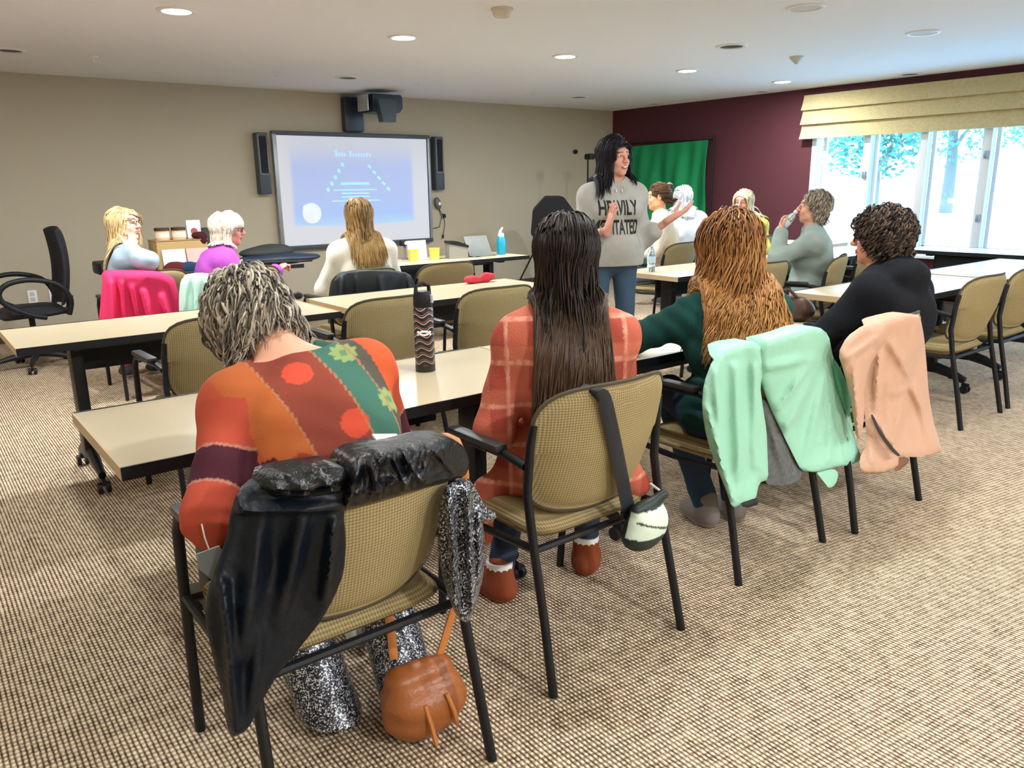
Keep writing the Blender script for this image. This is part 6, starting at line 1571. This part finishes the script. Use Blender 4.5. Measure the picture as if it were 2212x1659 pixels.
    for x, col, l in ((-.08, sr(196, 206, 200), 'pale grey green leaflet leaning on the cardboard box'), (.11, sr(236, 170, 160), 'pink leaflet leaning on the cardboard box')):
        s = thing('leaflet', (bx+x, 6.765, ZT), l, 'leaflet'); MB().box((0, .0, .09), (.18, .004, .19), M=Matrix.Rotation(-.2, 4, 'X')).build('sheet', mat('paper_%d' % int(col[0]*1000), col, .7), s)
    b = thing('knit_bundle', (bx-.10, 6.73, ZT), 'dark red and blue bundle on the table before the cardboard box', 'bundle')
    V, Q = Field([el((0, -.01, .04), (.09, .035, .05)), el((.12, -.01, .035), (.08, .03, .045))], .006, post=lambda P, f: np.maximum(f-.008*wob(P, 50, 1), .001-P[:, 2])).mesh(); cc = np.tile(A(*sr(90, 30, 32)), (len(V), 1)); cc[V[:, 0] > .06] = A(*sr(36, 58, 88)); mk_np('bundle_cloth', V, Q, CLOTHM, b, cc)
    # dark bags
    MBg = mat('navy_nylon', (.018, .028, .05), .45, bump=(25, .4)); MBk = mat('charcoal_cloth', (.03, .034, .034), .7, bump=(40, .3))
    p = on_y(600, 565, 6.85)
    b = thing('laptop_bag', (p[0], 6.92, ZT), 'flat navy and charcoal laptop bag at the right end of the left front table', 'bag')
    V, Q = Field([el((.0, -.02, .045), (.34, .15, .05)), el((.18, -.03, .04), (.24, .13, .04))], .009, post=lambda P, f: np.maximum(f-.006*wob(P, 18, 2), .002-P[:, 2])).mesh(); mk_np('bag_body', V, Q, vmat('navy_bag_cloth', .45, .5, bump=(25, .3)), b, np.tile(A(.018, .030, .052), (len(V), 1)))
    V, Q = Field([el((-.06, .02, .10), (.25, .12, .055)), el((.0, .02, .12), (.16, .10, .05))], .009, post=lambda P, f: f-.006*wob(P, 18, 4)).mesh(); mk_np('bag_flap', V, Q, vmat('charcoal_bag_cloth', .7, .3), b, np.tile(A(.032, .036, .036), (len(V), 1)))
    MB().tube([(-.3, -.12, .02), (-.1, -.17, .03), (.15, -.17, .02), (.3, -.12, .015)], .012, 8).build('strap', M_blackp, b)
    p = on_y(440, 530, 6.95)
    b = thing('backpack', (p[0]+.06, 7.02, ZT), 'dark olive backpack between the cardboard box and the white haired woman', 'bag')
    V, Q = Field([el((0, 0, .16), (.13, .10, .16)), el((-.03, -.02, .24), (.10, .08, .10))], .008, post=lambda P, f: np.maximum(f-.006*wob(P, 22, 2), .002-P[:, 2])).mesh(); mk_np('bag_body', V, Q, vmat('olive_bag_cloth', .7, .3), b, np.tile(A(.035, .038, .03), (len(V), 1)))
    MB().tube([(-.10, -.09, .30), (-.13, -.11, .2), (-.08, -.11, .06)], .014, 8).build('strap', M_blackp, b)
    p = on_y(222, 585, 7.0)
    b = thing('black_case', (p[0]+.22, 7.02, ZT), 'black case at the left end of the left front table', 'case')
    MB().box((0, 0, .05), (.52, .34, .10), bev=.02).build('case_body', M_blackp, b); MB().tube([(-.06, -.17, .05), (-.06, -.21, .06), (.06, -.21, .06), (.06, -.17, .05)], .009, 8).build('handle', M_blackp, b)
    # small black receiver on the second row
    p = on_z(640, 646, ZT)
    b = thing('microphone', (p[0], p[1]-.03, ZT), 'small black microphone lying on the second row table', 'microphone'); MB().sph((.0, 0, .025), (.03, .025, .024)).build('grille_head', M_blackp, b); MB().tube([(-.02, .01, .02), (-.14, .05, .016)], [.016, .012], 10).build('handle', M_blackp, b)
    # red ribbon bundle beyond the second row
    p = on_z(1078, 596, .80)
    b = thing('red_scarf', (p[0], 4.42, ZT), 'crumpled red scarf at the far edge of the second row table', 'scarf')
    V, Q = Field([el((-.07, 0, .028), (.06, .03, .028)), el((.06, 0, .032), (.06, .03, .034)), rc((-.05, 0, .02), (.05, 0, .02), .018, .018, .02)], .006, post=lambda P, f: np.maximum(f-.006*wob(P, 60, 2), .001-P[:, 2])).mesh(); mk_np('scarf_cloth', V, Q, CLOTHM, b, np.tile(A(*sr(205, 66, 78)), (len(V), 1)))
    # brown tote beside the hoodie woman
    b = thing('brown_tote', (3.36, 2.12, ZT), 'dark brown leather tote on the table end beside the hooded woman', 'bag')
    V, Q = Field([el((0, 0, .05), (.075, .11, .055)), rc((-.03, -.06, .09), (-.02, .07, .10), .025, .025, .04)], .006, post=lambda P, f: np.maximum(f-.008*wob(P, 28, 2), .001-P[:, 2])).mesh(); mk_np('bag_body', V, Q, vmat('brown_leather', .45, .45), b, np.tile(A(*sr(74, 52, 44)), (len(V), 1)))
    MB().tube([(-.03, -.07, .09), (-.06, -.02, .15), (-.06, .04, .145), (-.03, .08, .09)], .008, 8).build('handle', mat('brown_handle', sr(56, 40, 34), .5), b)
    # papers
    for x, y, r, l in ((7.95, 2.75, .1, 'white paper sheet on the side table by the window'), (7.9, 4.85, -.1, 'white papers on the corner side table below the backdrop')):
        s = thing('paper_sheet', (x, y, ZT), l, 'paper', rz=r); MB().box((0, 0, .002), (.22, .30, .004)).build('sheet', M_white, s, smooth=False)
props()
# ------------------------------------------------------------------ camera, world, render look
def finish():
    cd = bpy.data.cameras.new('camera'); co = bpy.data.objects.new('camera', cd); COL.objects.link(co)
    cd.sensor_fit = 'HORIZONTAL'; cd.sensor_width = 36; cd.lens = F_PX/2212*36; cd.clip_start = .05; cd.clip_end = 300
    R3 = Matrix((RT, UP, -FW)).transposed()
    co.matrix_world = Matrix.Translation(CAMP) @ R3.to_4x4()
    SC.camera = co
    w = bpy.data.worlds.new('sky'); SC.world = w; w.use_nodes = True; N, L = w.node_tree.nodes, w.node_tree.links
    bg = N['Background']; tc = N.new('ShaderNodeTexCoord'); sp = N.new('ShaderNodeSeparateXYZ'); L.new(tc.outputs['Generated'], sp.inputs[0])
    cr = N.new('ShaderNodeValToRGB'); cr.color_ramp.elements[0].position = .0; cr.color_ramp.elements[0].color = (.45, .74, 1, 1)
    cr.color_ramp.elements[1].position = .6; cr.color_ramp.elements[1].color = (.28, .58, 1, 1)
    L.new(sp.outputs[2], cr.inputs[0]); L.new(cr.outputs[0], bg.inputs['Color']); bg.inputs['Strength'].default_value = SKY
    pl = bpy.data.lights.new('window_portal', 'AREA'); pl.shape = 'RECTANGLE'; pl.size = WIN[1]-WIN[0]; pl.size_y = WIN[3]-WIN[2]; pl.cycles.is_portal = True
    po = bpy.data.objects.new('window_portal', pl); COL.objects.link(po); po.location = (ROOM_X+.21, (WIN[0]+WIN[1])/2, (WIN[2]+WIN[3])/2); po.rotation_euler = (PI/2, 0, PI/2)
    SC.view_settings.view_transform = 'Standard'; SC.view_settings.look = 'None'; SC.view_settings.gamma = 1; SC.view_settings.exposure = EXPO
    SC.cycles.use_denoising = True
    SC.cycles.max_bounces = 8; SC.cycles.diffuse_bounces = 5; SC.cycles.transparent_max_bounces = 12
    SC.cycles.sample_clamp_indirect = 6
SKY = 9.5; EXPO = 0.32
finish()
